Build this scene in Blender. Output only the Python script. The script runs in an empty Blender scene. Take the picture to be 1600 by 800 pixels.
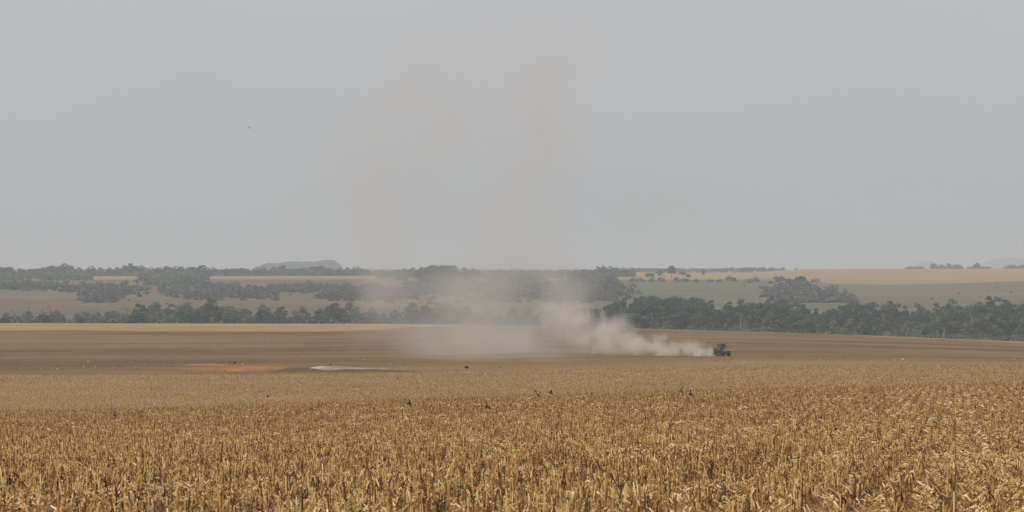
import bpy, math, random
import numpy as np
from mathutils import Vector, Matrix

# ------------------------------------------------------------------ camera, sky, sun, exposure
S = bpy.context.scene
COL = S.collection
R = math.radians
rng = np.random.default_rng(7)
random.seed(7)

cam_d = bpy.data.cameras.new('camera')
cam = bpy.data.objects.new('camera', cam_d)
COL.objects.link(cam)
cam_d.sensor_width = 36.0
cam_d.lens = 100.0
cam_d.clip_start = 0.5
cam_d.clip_end = 40000
cam.location = (0, 0, 0)
FPX = 4444.4                      # focal length in the photograph's pixels
EYE = 415.0                       # row of the eye level in the photograph
cam.rotation_euler = (R(90) + math.atan((EYE - 400) / FPX), 0, 0)
cam_d.dof.use_dof = True
cam_d.dof.focus_distance = 300
cam_d.dof.aperture_fstop = 9.0
S.camera = cam

SUN_EL, SUN_AZ = 46, 255          # azimuth: clockwise from +Y; the sun stands off to the left, a little behind the camera
w = bpy.data.worlds.new('World')
S.world = w
w.use_nodes = True
nt = w.node_tree
nt.nodes.clear()
out = nt.nodes.new('ShaderNodeOutputWorld')
bg = nt.nodes.new('ShaderNodeBackground')
sky = nt.nodes.new('ShaderNodeTexSky')
sky.sky_type = 'NISHITA'
sky.sun_disc = False
sky.sun_elevation = R(SUN_EL)
sky.sun_rotation = R(SUN_AZ)
sky.dust_density = 6.0
sky.air_density = 1.0
hsv = nt.nodes.new('ShaderNodeHueSaturation')
hsv.inputs['Saturation'].default_value = 0.18
tc = nt.nodes.new('ShaderNodeTexCoord')
sep = nt.nodes.new('ShaderNodeSeparateXYZ')
ramp = nt.nodes.new('ShaderNodeValToRGB')     # smoke-grey sky: a little bluer overhead than at the horizon
ramp.color_ramp.elements[0].position = 0.0
ramp.color_ramp.elements[0].color = (0.79, 0.79, 0.79, 1)
ramp.color_ramp.elements[1].position = 0.10
ramp.color_ramp.elements[1].color = (0.85, 0.87, 0.90, 1)
e = ramp.color_ramp.elements.new(1.0)
e.color = (0.84, 0.87, 0.92, 1)
mul = nt.nodes.new('ShaderNodeVectorMath')
mul.operation = 'SCALE'
mul.inputs['Scale'].default_value = 6.45
mix = nt.nodes.new('ShaderNodeMix')
mix.data_type = 'RGBA'
mix.inputs[0].default_value = 0.88
bg.inputs['Strength'].default_value = 0.1
L = nt.links.new
L(sky.outputs[0], hsv.inputs['Color'])
L(tc.outputs['Generated'], sep.inputs[0])
L(sep.outputs['Z'], ramp.inputs[0])
L(ramp.outputs[0], mul.inputs[0])
L(hsv.outputs[0], mix.inputs[6])
cl = nt.nodes.new('ShaderNodeTexNoise')
cl.inputs['Scale'].default_value = 7.0
cl.inputs['Detail'].default_value = 4
st = nt.nodes.new('ShaderNodeVectorMath')
st.operation = 'MULTIPLY'
st.inputs[1].default_value = (1, 1, 2.6)
L(tc.outputs['Generated'], st.inputs[0])
L(st.outputs[0], cl.inputs['Vector'])
cr = nt.nodes.new('ShaderNodeMapRange')
cr.inputs['From Min'].default_value = 0.3
cr.inputs['From Max'].default_value = 0.7
cr.inputs['To Min'].default_value = 0.97
cr.inputs['To Max'].default_value = 1.035
L(cl.outputs['Fac'], cr.inputs['Value'])
m2 = nt.nodes.new('ShaderNodeVectorMath')
m2.operation = 'SCALE'
L(mul.outputs[0], m2.inputs[0])
L(cr.outputs[0], m2.inputs['Scale'])
L(m2.outputs[0], mix.inputs[7])
L(mix.outputs[2], bg.inputs['Color'])
L(bg.outputs[0], out.inputs['Surface'])

sd = bpy.data.lights.new('sun', 'SUN')
sd.energy = 2.6
sd.angle = R(1.5)
sd.color = (1.0, 0.96, 0.90)
sun = bpy.data.objects.new('sun', sd)
COL.objects.link(sun)
sdir = Vector((math.sin(R(SUN_AZ)) * math.cos(R(SUN_EL)), math.cos(R(SUN_AZ)) * math.cos(R(SUN_EL)), math.sin(R(SUN_EL))))
sun.rotation_euler = sdir.to_track_quat('Z', 'Y').to_euler()

S.view_settings.view_transform = 'Standard'
S.view_settings.look = 'None'
S.view_settings.exposure = 0.0
S.view_settings.gamma = 1.0
S.view_settings.use_curve_mapping = False
S.render.engine = 'CYCLES'
S.cycles.max_bounces = 5
S.cycles.diffuse_bounces = 2
S.cycles.glossy_bounces = 2
S.cycles.transmission_bounces = 3
S.cycles.volume_bounces = 1
S.cycles.transparent_max_bounces = 6
S.cycles.volume_step_rate = 1.0
S.cycles.volume_max_steps = 256
S.cycles.caustics_reflective = False
S.cycles.caustics_refractive = False

# ------------------------------------------------------------------ helpers
def tag(o, label=None, cat=None, group=None, kind=None):
    if label: o['label'] = label
    if cat: o['category'] = cat
    if group: o['group'] = group
    if kind: o['kind'] = kind
    return o

def empty(name, loc, rotz=0.0):
    o = bpy.data.objects.new(name, None)
    COL.objects.link(o)
    o.location = loc
    o.rotation_euler = (0, 0, rotz)
    o.empty_display_size = 0.3
    return o

def link(name, mesh, parent=None):
    o = bpy.data.objects.new(name, mesh)
    COL.objects.link(o)
    if parent is not None:
        o.parent = parent
    return o

def np_mesh(name, verts, faces, mat, attrs=None, smooth=False):
    """verts (n,3); faces: list of (m,k) int arrays of one polygon size each."""
    me = bpy.data.meshes.new(name)
    verts = np.asarray(verts, dtype=np.float32)
    me.vertices.add(len(verts))
    me.vertices.foreach_set('co', verts.ravel())
    loops = np.concatenate([np.asarray(f, dtype=np.int32).ravel() for f in faces])
    totals = np.concatenate([np.full(len(f), np.asarray(f).shape[1], dtype=np.int32) for f in faces])
    starts = np.concatenate([[0], np.cumsum(totals)[:-1]]).astype(np.int32)
    me.loops.add(len(loops))
    me.loops.foreach_set('vertex_index', loops)
    me.polygons.add(len(totals))
    me.polygons.foreach_set('loop_start', starts)
    me.polygons.foreach_set('loop_total', totals)
    if smooth:
        me.polygons.foreach_set('use_smooth', np.ones(len(totals), dtype=bool))
    for k, v in (attrs or {}).items():
        a = me.attributes.new(k, 'FLOAT', 'POINT')
        a.data.foreach_set('value', np.asarray(v, dtype=np.float32))
    me.update(calc_edges=True)
    me.validate()
    if mat:
        me.materials.append(mat)
    return me

class MB:
    """Collects shapes into ONE mesh."""
    def __init__(self):
        self.v, self.f, self.sm = [], [], []
    def add(self, vs, fs, smooth=False):
        b = len(self.v)
        self.v += [tuple(v) for v in vs]
        self.f += [tuple(i + b for i in f) for f in fs]
        self.sm += [smooth] * len(fs)
    def box(self, x0, x1, y0, y1, z0, z1):
        self.hexa([(x0, y0, z0), (x1, y0, z0), (x1, y1, z0), (x0, y1, z0), (x0, y0, z1), (x1, y0, z1), (x1, y1, z1), (x0, y1, z1)])
    def hexa(self, p):
        self.add(p, [(3, 2, 1, 0), (4, 5, 6, 7), (0, 1, 5, 4), (1, 2, 6, 5), (2, 3, 7, 6), (3, 0, 4, 7)])
    def tube(self, pts, rad, n=8, cap=True):
        pts = [Vector(p) for p in pts]
        rad = rad if hasattr(rad, '__len__') else [rad] * len(pts)
        vs, fs = [], []
        for i, p in enumerate(pts):
            d = (pts[min(i + 1, len(pts) - 1)] - pts[max(i - 1, 0)]).normalized()
            a = d.orthogonal().normalized()
            b = d.cross(a)
            for k in range(n):
                t = 2 * math.pi * k / n
                vs.append(p + (a * math.cos(t) + b * math.sin(t)) * rad[i])
        for i in range(len(pts) - 1):
            for k in range(n):
                fs.append((i * n + k, i * n + (k + 1) % n, (i + 1) * n + (k + 1) % n, (i + 1) * n + k))
        if cap:
            fs.append(tuple(range(n))[::-1])
            fs.append(tuple((len(pts) - 1) * n + k for k in range(n)))
        self.add(vs, fs, True)
    def lathe(self, prof, centre, axis='y', n=28):
        """prof: list of (offset along the axis, radius)."""
        vs, fs = [], []
        for a, r in prof:
            for k in range(n):
                t = 2 * math.pi * k / n
                c, s = math.cos(t) * r, math.sin(t) * r
                q = {'y': (c, a, s), 'x': (a, c, s), 'z': (c, s, a)}[axis]
                vs.append((centre[0] + q[0], centre[1] + q[1], centre[2] + q[2]))
        for i in range(len(prof) - 1):
            for k in range(n):
                fs.append((i * n + k, i * n + (k + 1) % n, (i + 1) * n + (k + 1) % n, (i + 1) * n + k))
        fs.append(tuple(range(n))[::-1])
        fs.append(tuple((len(prof) - 1) * n + k for k in range(n)))
        self.add(vs, fs, True)
    def build(self, name, mat, parent=None):
        me = bpy.data.meshes.new(name)
        me.from_pydata(self.v, [], self.f)
        me.polygons.foreach_set('use_smooth', self.sm)
        me.materials.append(mat)
        me.update()
        return link(name, me, parent)

# ------------------------------------------------------------------ materials
def new_mat(name):
    m = bpy.data.materials.new(name)
    m.use_nodes = True
    t = m.node_tree
    return m, t, t.nodes['Principled BSDF']

def noise(t, vec, scale, detail=4, rough=0.55, dist=0.0):
    n = t.nodes.new('ShaderNodeTexNoise')
    n.inputs['Scale'].default_value = scale
    n.inputs['Detail'].default_value = detail
    n.inputs['Roughness'].default_value = rough
    n.inputs['Distortion'].default_value = dist
    t.links.new(vec, n.inputs['Vector'])
    return n.outputs['Fac']

def cramp(t, fac, stops):
    r = t.nodes.new('ShaderNodeValToRGB')
    el = r.color_ramp.elements
    while len(el) > 1:
        el.remove(el[-1])
    el[0].position = stops[0][0]
    el[0].color = (*stops[0][1], 1)
    for p, c in stops[1:]:
        k = el.new(p)
        k.color = (*c, 1)
    t.links.new(fac, r.inputs[0])
    return r.outputs[0]

def mixc(t, fac, a, b, mode='MIX'):
    m = t.nodes.new('ShaderNodeMix')
    m.data_type = 'RGBA'
    m.blend_type = mode
    for val, idx in ((fac, 0), (a, 6), (b, 7)):
        if hasattr(val, 'default_value') or hasattr(val, 'links'):
            t.links.new(val, m.inputs[idx])
        else:
            m.inputs[idx].default_value = val if idx == 0 else (*val, 1)
    return m.outputs[2]

def math_n(t, op, a, b=0.0, clamp=False):
    m = t.nodes.new('ShaderNodeMath')
    m.operation = op
    m.use_clamp = clamp
    for i, v in enumerate((a, b)):
        if isinstance(v, (int, float)):
            m.inputs[i].default_value = v
        else:
            t.links.new(v, m.inputs[i])
    return m.outputs[0]

def maprange(t, v, a, b, c=0.0, d=1.0, smooth=False):
    m = t.nodes.new('ShaderNodeMapRange')
    m.interpolation_type = 'SMOOTHSTEP' if smooth else 'LINEAR'
    t.links.new(v, m.inputs['Value'])
    for i, x in enumerate((a, b, c, d)):
        m.inputs[i + 1].default_value = x
    return m.outputs[0]

def position(t):
    return t.nodes.new('ShaderNodeNewGeometry').outputs['Position']

def scaled(t, vec, s):
    m = t.nodes.new('ShaderNodeVectorMath')
    m.operation = 'MULTIPLY'
    t.links.new(vec, m.inputs[0])
    m.inputs[1].default_value = s
    return m.outputs[0]

def plain(name, col, rough=0.6, metal=0.0, var=0.0, scale=6.0):
    m, t, b = new_mat(name)
    b.inputs['Roughness'].default_value = rough
    b.inputs['Metallic'].default_value = metal
    if var:
        p = t.nodes.new('ShaderNodeTexCoord').outputs['Object']
        f = noise(t, p, scale, 5)
        lo = tuple(c * (1 - var) for c in col)
        hi = tuple(min(1, c * (1 + var)) for c in col)
        t.links.new(cramp(t, f, [(0.3, lo), (0.7, hi)]), b.inputs['Base Color'])
    else:
        b.inputs['Base Color'].default_value = (*col, 1)
    return m

def attr_mat(name, stops, rough=0.75, extra=None, attr='tint', spec=0.25):
    """Colour from a per-plant random value stored on the mesh."""
    m, t, b = new_mat(name)
    a = t.nodes.new('ShaderNodeAttribute')
    a.attribute_name = attr
    c = cramp(t, a.outputs['Fac'], stops)
    if extra:
        oi = t.nodes.new('ShaderNodeObjectInfo')
        h = t.nodes.new('ShaderNodeHueSaturation')
        t.links.new(c, h.inputs['Color'])
        t.links.new(maprange(t, oi.outputs['Random'], 0, 1, 1 - extra, 1 + extra), h.inputs['Value'])
        c = h.outputs[0]
    t.links.new(c, b.inputs['Base Color'])
    b.inputs['Roughness'].default_value = rough
    b.inputs['Specular IOR Level'].default_value = spec
    return m

M = {}
# --- stubble soil strewn with chopped straw
m, t, b = new_mat('straw_strewn_soil')
p = position(t)
fine = noise(t, scaled(t, p, (1, 1, 0.3)), 9.0, 6, 0.75)
med = noise(t, p, 0.5, 5, 0.65)
big = noise(t, scaled(t, p, (0.6, 1, 1)), 0.045, 5, 0.65)
c1 = cramp(t, fine, [(0.30, (0.08, 0.044, 0.018)), (0.45, (0.215, 0.128, 0.052)), (0.56, (0.34, 0.215, 0.090)), (0.72, (0.50, 0.36, 0.18))])
c2 = mixc(t, maprange(t, med, 0.3, 0.8, 0.1, 0.65), c1, (0.33, 0.21, 0.092))
c3 = mixc(t, maprange(t, big, 0.42, 0.66, 0, 0.6), c2, (0.22, 0.135, 0.06))
L = t.links.new
# bare soil and painted stalk shade darken the drill rows, straw drifts between them
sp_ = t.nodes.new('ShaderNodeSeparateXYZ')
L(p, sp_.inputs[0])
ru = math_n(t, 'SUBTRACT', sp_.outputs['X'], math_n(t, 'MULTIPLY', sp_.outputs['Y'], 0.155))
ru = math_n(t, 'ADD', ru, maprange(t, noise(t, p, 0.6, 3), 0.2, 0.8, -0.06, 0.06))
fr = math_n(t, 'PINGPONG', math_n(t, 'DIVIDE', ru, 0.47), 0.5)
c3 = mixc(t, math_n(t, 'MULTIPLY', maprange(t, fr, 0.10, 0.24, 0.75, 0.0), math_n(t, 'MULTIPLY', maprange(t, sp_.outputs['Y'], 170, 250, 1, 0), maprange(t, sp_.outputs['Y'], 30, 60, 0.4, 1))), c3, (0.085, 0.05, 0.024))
L(c3, b.inputs['Base Color'])
b.inputs['Roughness'].default_value = 0.9
b.inputs['Specular IOR Level'].default_value = 0.1
bm = t.nodes.new('ShaderNodeBump')
bm.inputs['Strength'].default_value = 0.25
bm.inputs['Distance'].default_value = 0.02
L(fine, bm.inputs['Height'])
L(bm.outputs[0], b.inputs['Normal'])
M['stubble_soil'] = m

# --- tilled earth: brown with browner, redder and straw-coloured drifts left by the passes of the plough
m, t, b = new_mat('tilled_earth')
p = position(t)
L = t.links.new
big = noise(t, scaled(t, p, (0.5, 1, 1)), 0.014, 6, 0.65, 1.0)
med = noise(t, scaled(t, p, (0.8, 1, 1)), 0.055, 10, 0.82, 0.6)
fin = noise(t, scaled(t, p, (0.6, 1, 1)), 0.9, 5, 0.8)
base = cramp(t, big, [(0.34, (0.116, 0.068, 0.029)), (0.47, (0.162, 0.096, 0.041)), (0.56, (0.200, 0.122, 0.053)), (0.70, (0.27, 0.176, 0.080))])
base = mixc(t, maprange(t, med, 0.36, 0.48, 0.6, 0.0), base, (0.105, 0.064, 0.033))
base = mixc(t, maprange(t, med, 0.56, 0.66, 0.0, 0.8), base, (0.29, 0.20, 0.105))
red = noise(t, p, 0.013, 3)
base = mixc(t, maprange(t, red, 0.5, 0.72, 0.0, 0.3), base, (0.19, 0.098, 0.05))
base = mixc(t, maprange(t, fin, 0.60, 0.80, 0.0, 0.7), base, (0.40, 0.29, 0.17))
base = mixc(t, maprange(t, fin, 0.25, 0.42, 0.6, 0.0), base, (0.08, 0.047, 0.027))
sxyz = t.nodes.new('ShaderNodeSeparateXYZ')
L(p, sxyz.inputs[0])
# straw-rich margin where the tilling has not bitten yet, next to the stubble (a real change of cover across ~60 m)
marg = math_n(t, 'ADD', sxyz.outputs['Y'], maprange(t, noise(t, p, 0.03, 4), 0.2, 0.8, -55, 55))
marg = math_n(t, 'ADD', marg, maprange(t, sxyz.outputs['X'], -60, 80, 60, -40))
base = mixc(t, maprange(t, marg, 440, 560, 0.75, 0.0, True), base, (0.285, 0.185, 0.09))
wk = math_n(t, 'ADD', maprange(t, sxyz.outputs['X'], -20, -80, 0, 1), maprange(t, noise(t, p, 0.02, 5, 0.7), 0.25, 0.75, -0.7, 0.7))
base = mixc(t, math_n(t, 'MULTIPLY', maprange(t, wk, 0.2, 1.0, 0.0, 0.4), maprange(t, sxyz.outputs['Y'], 620, 800, 1, 0)), base, (0.105, 0.062, 0.03))
# orange subsoil turned up round the earth bank
dx = maprange(t, sxyz.outputs['X'], -57, -36, -1, 1)
dy = maprange(t, sxyz.outputs['Y'], 436, 545, -1, 1)
rad = math_n(t, 'SQRT', math_n(t, 'ADD', math_n(t, 'MULTIPLY', dx, dx), math_n(t, 'MULTIPLY', dy, dy)))
rad = math_n(t, 'ADD', rad, maprange(t, noise(t, p, 0.13, 5, 0.7), 0.25, 0.75, -0.6, 0.6))
base = mixc(t, maprange(t, rad, 0.35, 1.05, 0.85, 0.0, True), base, (0.31, 0.15, 0.055))
L(base, b.inputs['Base Color'])
b.inputs['Roughness'].default_value = 0.95
b.inputs['Specular IOR Level'].default_value = 0.05
bm = t.nodes.new('ShaderNodeBump')
bm.inputs['Strength'].default_value = 0.7
bm.inputs['Distance'].default_value = 0.25
L(fin, bm.inputs['Height'])
L(bm.outputs[0], b.inputs['Normal'])
M['tilled'] = m

def grass_mat(name, stops, scale, stretch=(0.4, 1, 1), specks=None):
    m, t, b = new_mat(name)
    p = position(t)
    a = noise(t, scaled(t, p, stretch), scale, 6, 0.65, 0.3)
    f = noise(t, p, scale * 14, 4, 0.7)
    c = cramp(t, a, stops)
    h = t.nodes.new('ShaderNodeHueSaturation')
    t.links.new(c, h.inputs['Color'])
    t.links.new(maprange(t, f, 0.2, 0.8, 0.72, 1.28), h.inputs['Value'])
    c = h.outputs[0]
    if specks:
        c = mixc(t, maprange(t, noise(t, p, scale * 5, 3), 0.58, 0.7, 0, 0.8), c, specks)
    t.links.new(c, b.inputs['Base Color'])
    b.inputs['Roughness'].default_value = 0.95
    b.inputs['Specular IOR Level'].default_value = 0.05
    return m
M['strip'] = grass_mat('dry_yellow_grass', [(0.3, (0.27, 0.168, 0.070)), (0.5, (0.335, 0.215, 0.092)), (0.7, (0.39, 0.265, 0.125))], 0.03)
M['valley'] = grass_mat('valley_grass', [(0.3, (0.07, 0.075, 0.035)), (0.7, (0.13, 0.115, 0.06))], 0.02)
M['plateau'] = grass_mat('plateau_dry_field', [(0.3, (0.28, 0.165, 0.06)), (0.5, (0.33, 0.20, 0.070)), (0.7, (0.37, 0.235, 0.09))], 0.006, (0.3, 1, 1))
# hillside: mauve-brown burnt pasture on the left, grey-green pasture towards the right
m, t, b = new_mat('hillside_pasture')
p = position(t)
L = t.links.new
s = t.nodes.new('ShaderNodeSeparateXYZ')
L(p, s.inputs[0])
a1 = noise(t, scaled(t, p, (0.3, 1, 1)), 0.006, 6, 0.65, 0.4)
a2 = noise(t, scaled(t, p, (0.5, 1, 1)), 0.035, 5, 0.7)
brown = cramp(t, a1, [(0.3, (0.125, 0.085, 0.052)), (0.5, (0.175, 0.115, 0.064)), (0.7, (0.215, 0.145, 0.08))])
green = cramp(t, a1, [(0.3, (0.11, 0.112, 0.058)), (0.5, (0.142, 0.132, 0.068)), (0.68, (0.19, 0.148, 0.08))])
ang = math_n(t, 'DIVIDE', s.outputs['X'], s.outputs['Y'])            # bearing: where along the valley side
wob = math_n(t, 'ADD', ang, maprange(t, noise(t, p, 0.004, 4), 0.2, 0.8, -0.035, 0.035))
right = math_n(t, 'MULTIPLY', maprange(t, wob, 0.015, 0.045, 0, 1, True), maprange(t, wob, 0.085, 0.125, 1, 0.42, True))
c = mixc(t, right, brown, green)
c = mixc(t, maprange(t, a2, 0.46, 0.66, 0, 0.7), c, (0.085, 0.08, 0.05))
L(c, b.inputs['Base Color'])
b.inputs['Roughness'].default_value = 0.95
b.inputs['Specular IOR Level'].default_value = 0.05
M['hillside'] = m
M['far_hill'] = grass_mat('wooded_far_hill', [(0.3, (0.03, 0.042, 0.03)), (0.7, (0.06, 0.07, 0.045))], 0.01)

M['orange_earth'] = grass_mat('orange_subsoil', [(0.32, (0.17, 0.10, 0.046)), (0.45, (0.28, 0.142, 0.054)), (0.62, (0.38, 0.19, 0.068))], 0.22)
M['dark_earth'] = grass_mat('dark_brown_bank', [(0.3, (0.12, 0.072, 0.035)), (0.7, (0.17, 0.098, 0.048))], 0.2)
M['lime'] = grass_mat('white_lime', [(0.36, (0.22, 0.16, 0.11)), (0.46, (0.35, 0.31, 0.27)), (0.65, (0.47, 0.45, 0.42))], 0.3)

STRAW = [(0.0, (0.045, 0.024, 0.011)), (0.16, (0.13, 0.068, 0.026)), (0.34, (0.335, 0.176, 0.056)), (0.55, (0.52, 0.305, 0.10)), (0.78, (0.67, 0.455, 0.19)), (1.0, (0.84, 0.68, 0.42))]
M['straw'] = attr_mat('dry_maize_straw', STRAW, 0.6, spec=0.1)
M['litter'] = attr_mat('chopped_straw_litter', STRAW, 0.7, spec=0.1)
M['leaf_dark'] = attr_mat('dark_green_leaves', [(0, (0.013, 0.024, 0.013)), (0.5, (0.036, 0.06, 0.026)), (1, (0.095, 0.13, 0.052))], 0.6, 0.25)
M['leaf_olive'] = attr_mat('olive_leaves', [(0, (0.025, 0.038, 0.016)), (0.5, (0.066, 0.088, 0.035)), (1, (0.145, 0.165, 0.07))], 0.6, 0.25)
M['leaf_grey'] = attr_mat('grey_green_leaves', [(0, (0.06, 0.064, 0.04)), (0.5, (0.12, 0.125, 0.078)), (1, (0.20, 0.19, 0.12))], 0.7, 0.2)
M['leaf_scrub'] = attr_mat('dry_season_scrub', [(0, (0.05, 0.052, 0.038)), (0.4, (0.085, 0.085, 0.06)), (0.75, (0.115, 0.098, 0.075)), (1, (0.15, 0.125, 0.085))], 0.8)
M['bark'] = plain('grey_brown_bark', (0.15, 0.12, 0.09), 0.9, 0, 0.4, 1.5)
M['bark_pale'] = plain('pale_bark', (0.27, 0.25, 0.21), 0.85, 0, 0.25, 1.5)

# ------------------------------------------------------------------ terrain
PXC = np.array([-1200, 0, 200, 420, 560, 640, 760, 950, 1050, 1200, 1300, 1400, 1500, 1600, 2800], float)
def curve(pts):
    a = np.array(pts, float)
    return lambda px: np.interp(px, a[:, 0], a[:, 1])
crest = curve([(-1200, 652), (0, 646), (300, 640), (640, 627), (900, 619), (1100, 613), (1350, 607), (1600, 601), (2800, 590)])
B1 = curve([(-1200, 588), (0, 586), (420, 585), (620, 583), (800, 580.5), (1000, 576), (1200, 572), (1600, 571), (2800, 570)])
B3 = curve([(-1200, 505), (0, 505), (600, 506), (760, 508), (950, 512), (1200, 519), (1350, 524), (1600, 534), (2800, 560)])
B2 = curve([(-1200, 518), (0, 517), (100, 516), (300, 517.5), (500, 518), (560, 516), (600, 513.5), (640, 511), (720, 508.6), (760, 508.4),
            (950, 512.4), (1200, 519.4), (1330, 523.6), (1370, 526.0), (1480, 530.0), (1600, 536), (2800, 564)])
PL = curve([(-1200, 438), (0, 437.5), (150, 437), (560, 436), (700, 436), (960, 437), (1060, 437), (1200, 436.5), (1300, 443.5), (1400, 445), (1500, 443), (1600, 439), (2800, 436)])
PT = curve([(-1200, 421), (0, 421), (900, 421.5), (970, 424.5), (1060, 425.5), (1180, 425), (1235, 421), (1300, 420.2), (1600, 419.5), (2800, 419)])

def knots(px):
    c, b1, b3, pl, pt = crest(px), B1(px), B3(px), PL(px), PT(px)
    k = [(27, 800)]
    for Y, f in ((40, 0.28), (75, 0.60), (130, 0.855), (185, 0.985)):
        k.append((Y, 800 + (c - 800) * f))
    k += [(200, c), (225, c + 2.2), (268, c + 0.5), (290, c - 2.0)]
    k += [(350, c * 0.52 + b1 * 0.48), (430, b1)]
    for Y, f in ((640, 0.30), (850, 0.56), (1080, 0.82), (1300, 1.0)):
        k.append((Y, b1 + (b3 - b1) * f))
    zs = [(Y, -(y - EYE) / FPX * Y) for Y, y in k]
    zb = zs[-1][1]
    zs += [(1345, zb - 1.4), (1440, zb - 6.5), (1600, min(zb - 9.0, -37.0)), (1740, -37.5)]
    for Y, y in ((2050, 474.0), (2450, pl + (474 - pl) * 0.42), (2900, pl), (3300, pt + (pl - pt) * 0.66), (4000, pt + (pl - pt) * 0.30), (5000, pt)):
        zs.append((Y, -(y - EYE) / FPX * Y))
    zs += [(6500, -(pt + 1.0 - EYE) / FPX * 6500 - 6), (20000, -48.0), (30000, -60.0)]
    return np.array(zs)

def pchip(x, y, q):
    h = np.diff(x)
    d = np.diff(y) / h
    mm = np.zeros_like(y)
    mm[0], mm[-1] = d[0], d[-1]
    for i in range(1, len(x) - 1):
        if d[i - 1] * d[i] > 0:
            w1, w2 = 2 * h[i] + h[i - 1], h[i] + 2 * h[i - 1]
            mm[i] = (w1 + w2) / (w1 / d[i - 1] + w2 / d[i])
    i = np.clip(np.searchsorted(x, q) - 1, 0, len(x) - 2)
    s = (q - x[i]) / h[i]
    return ((1 + 2 * s) * (1 - s) ** 2 * y[i] + s * (1 - s) ** 2 * h[i] * mm[i] + s * s * (3 - 2 * s) * y[i + 1] + s * s * (s - 1) * h[i] * mm[i + 1])

TPX = np.arange(-1200, 2801, 20.0)
TLY = np.linspace(math.log(27), math.log(30000), 900)
TZ = np.zeros((len(TPX), len(TLY)))
for i, px in enumerate(TPX):
    k = knots(px)
    TZ[i] = pchip(k[:, 0], k[:, 1], np.exp(TLY))
ker = np.array([0.25, 0.5, 0.25])
TZs = TZ.copy()
TZs[1:-1] = 0.25 * TZ[:-2] + 0.5 * TZ[1:-1] + 0.25 * TZ[2:]
TZ = TZs

def H(x, Y):
    """Height of the land at (x, Y); the camera's eye is at z = 0."""
    x, Y = np.asarray(x, float), np.asarray(Y, float)
    Yc = np.clip(Y, 27, 29990)
    px = np.clip(800 + FPX * x / Yc, -1199, 2799)
    a = (px + 1200) / 20.0
    i = np.clip(a.astype(int), 0, len(TPX) - 2)
    fa = a - i
    bq = (np.log(Yc) - TLY[0]) / (TLY[1] - TLY[0])
    j = np.clip(bq.astype(int), 0, len(TLY) - 2)
    fb = bq - j
    z = (TZ[i, j] * (1 - fa) * (1 - fb) + TZ[i + 1, j] * fa * (1 - fb) + TZ[i, j + 1] * (1 - fa) * fb + TZ[i + 1, j + 1] * fa * fb)
    return np.where(Y < 27, -1.7 + (z + 1.7) * np.clip(Y, 0, 27) / 27.0, z)

def bump2(x, y, s, seed):
    """cheap smooth noise: a few rotated sines"""
    r = np.random.default_rng(seed)
    v = 0
    for k in range(5):
        a, ph, f = r.uniform(0, 6.28), r.uniform(0, 6.28), s * r.uniform(0.6, 1.7)
        v = v + np.sin((x * math.cos(a) + y * math.sin(a)) * f + ph)
    return v / 5

def ground_z(x, Y):
    z = H(x, Y)
    return z + np.where(np.asarray(Y) < 430, 0.035 * bump2(x, Y, 1.3, 3), 0.0) * np.clip((430 - np.asarray(Y)) / 60, 0, 1)

def sheet(name, mat, near, far, rows, cols):
    """One land sheet between two depth curves, in fan-shaped rows."""
    cols = np.asarray(cols, float)
    y0, y1 = near(cols), far(cols)
    tt = np.linspace(0, 1, rows)[:, None]
    Y = np.exp(np.log(y0)[None] * (1 - tt) + np.log(y1)[None] * tt)
    X = (cols[None] - 800) / FPX * Y
    Z = ground_z(X, Y)
    V = np.stack([X, Y, Z], -1).reshape(-1, 3)
    n = len(cols)
    i, j = np.meshgrid(np.arange(rows - 1), np.arange(n - 1), indexing='ij')
    q = (i * n + j).ravel()
    F = np.stack([q, q + 1, q + n + 1, q + n], -1)
    o = link(name, np_mesh(name, V, [F], mat, smooth=True))
    o['kind'] = 'structure'
    return o

COLS = np.unique(np.concatenate([np.linspace(-6000, -1000, 12), np.linspace(-1000, -150, 16), np.arange(-150, 1751, 10), np.linspace(1750, 2600, 16), np.linspace(2600, 7600, 12)]))
const = lambda v: (lambda px: np.full(len(px), float(v)))

def depth_of(px, y, lo, hi):
    """Distance at which the land in direction px shows in row y (between lo and hi)."""
    Ys = np.linspace(lo, hi, 400)
    rows = EYE - FPX * H((px - 800) / FPX * Ys, Ys) / Ys
    k = np.where((rows[:-1] - y) * (rows[1:] - y) <= 0)[0]
    return float(Ys[k[0]]) if len(k) else float(Ys[np.argmin(abs(rows - y))])

def strip_depth(px):
    r = np.empty(len(px))
    for i, q in enumerate(px):
        qq = min(max(q, -1200), 2800)
        r[i] = depth_of(qq, float(B2(qq)), 900, 1298)
    return np.minimum(r, 1297.0)

# the near field: a rectangle-to-fan sheet from behind the camera to the field's far edge
rows = np.concatenate([np.linspace(-40, 26, 30), np.exp(np.linspace(math.log(27), math.log(430), 330))])
uu = np.concatenate([np.linspace(-6, -1.1, 14), np.linspace(-1.05, 1.05, 260), np.linspace(1.1, 6, 14)])
YY, UU = np.meshgrid(rows, uu, indexing='ij')
XX = UU * 0.18 * np.maximum(YY, 27)
ZZ = ground_z(XX, YY)
n = len(uu)
i, j = np.meshgrid(np.arange(len(rows) - 1), np.arange(n - 1), indexing='ij')
q = (i * n + j).ravel()
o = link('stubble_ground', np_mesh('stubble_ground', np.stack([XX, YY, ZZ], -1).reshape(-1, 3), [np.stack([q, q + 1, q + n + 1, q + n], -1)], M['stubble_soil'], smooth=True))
o['kind'] = 'structure'
sheet('tilled_field', M['tilled'], const(430), strip_depth, 120, COLS)
sheet('grass_strip', M['strip'], strip_depth, const(1345), 24, COLS)
sheet('valley_floor', M['valley'], const(1345), const(1800), 30, COLS)
sheet('hillside', M['hillside'], const(1800), const(2900), 60, COLS)
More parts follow.
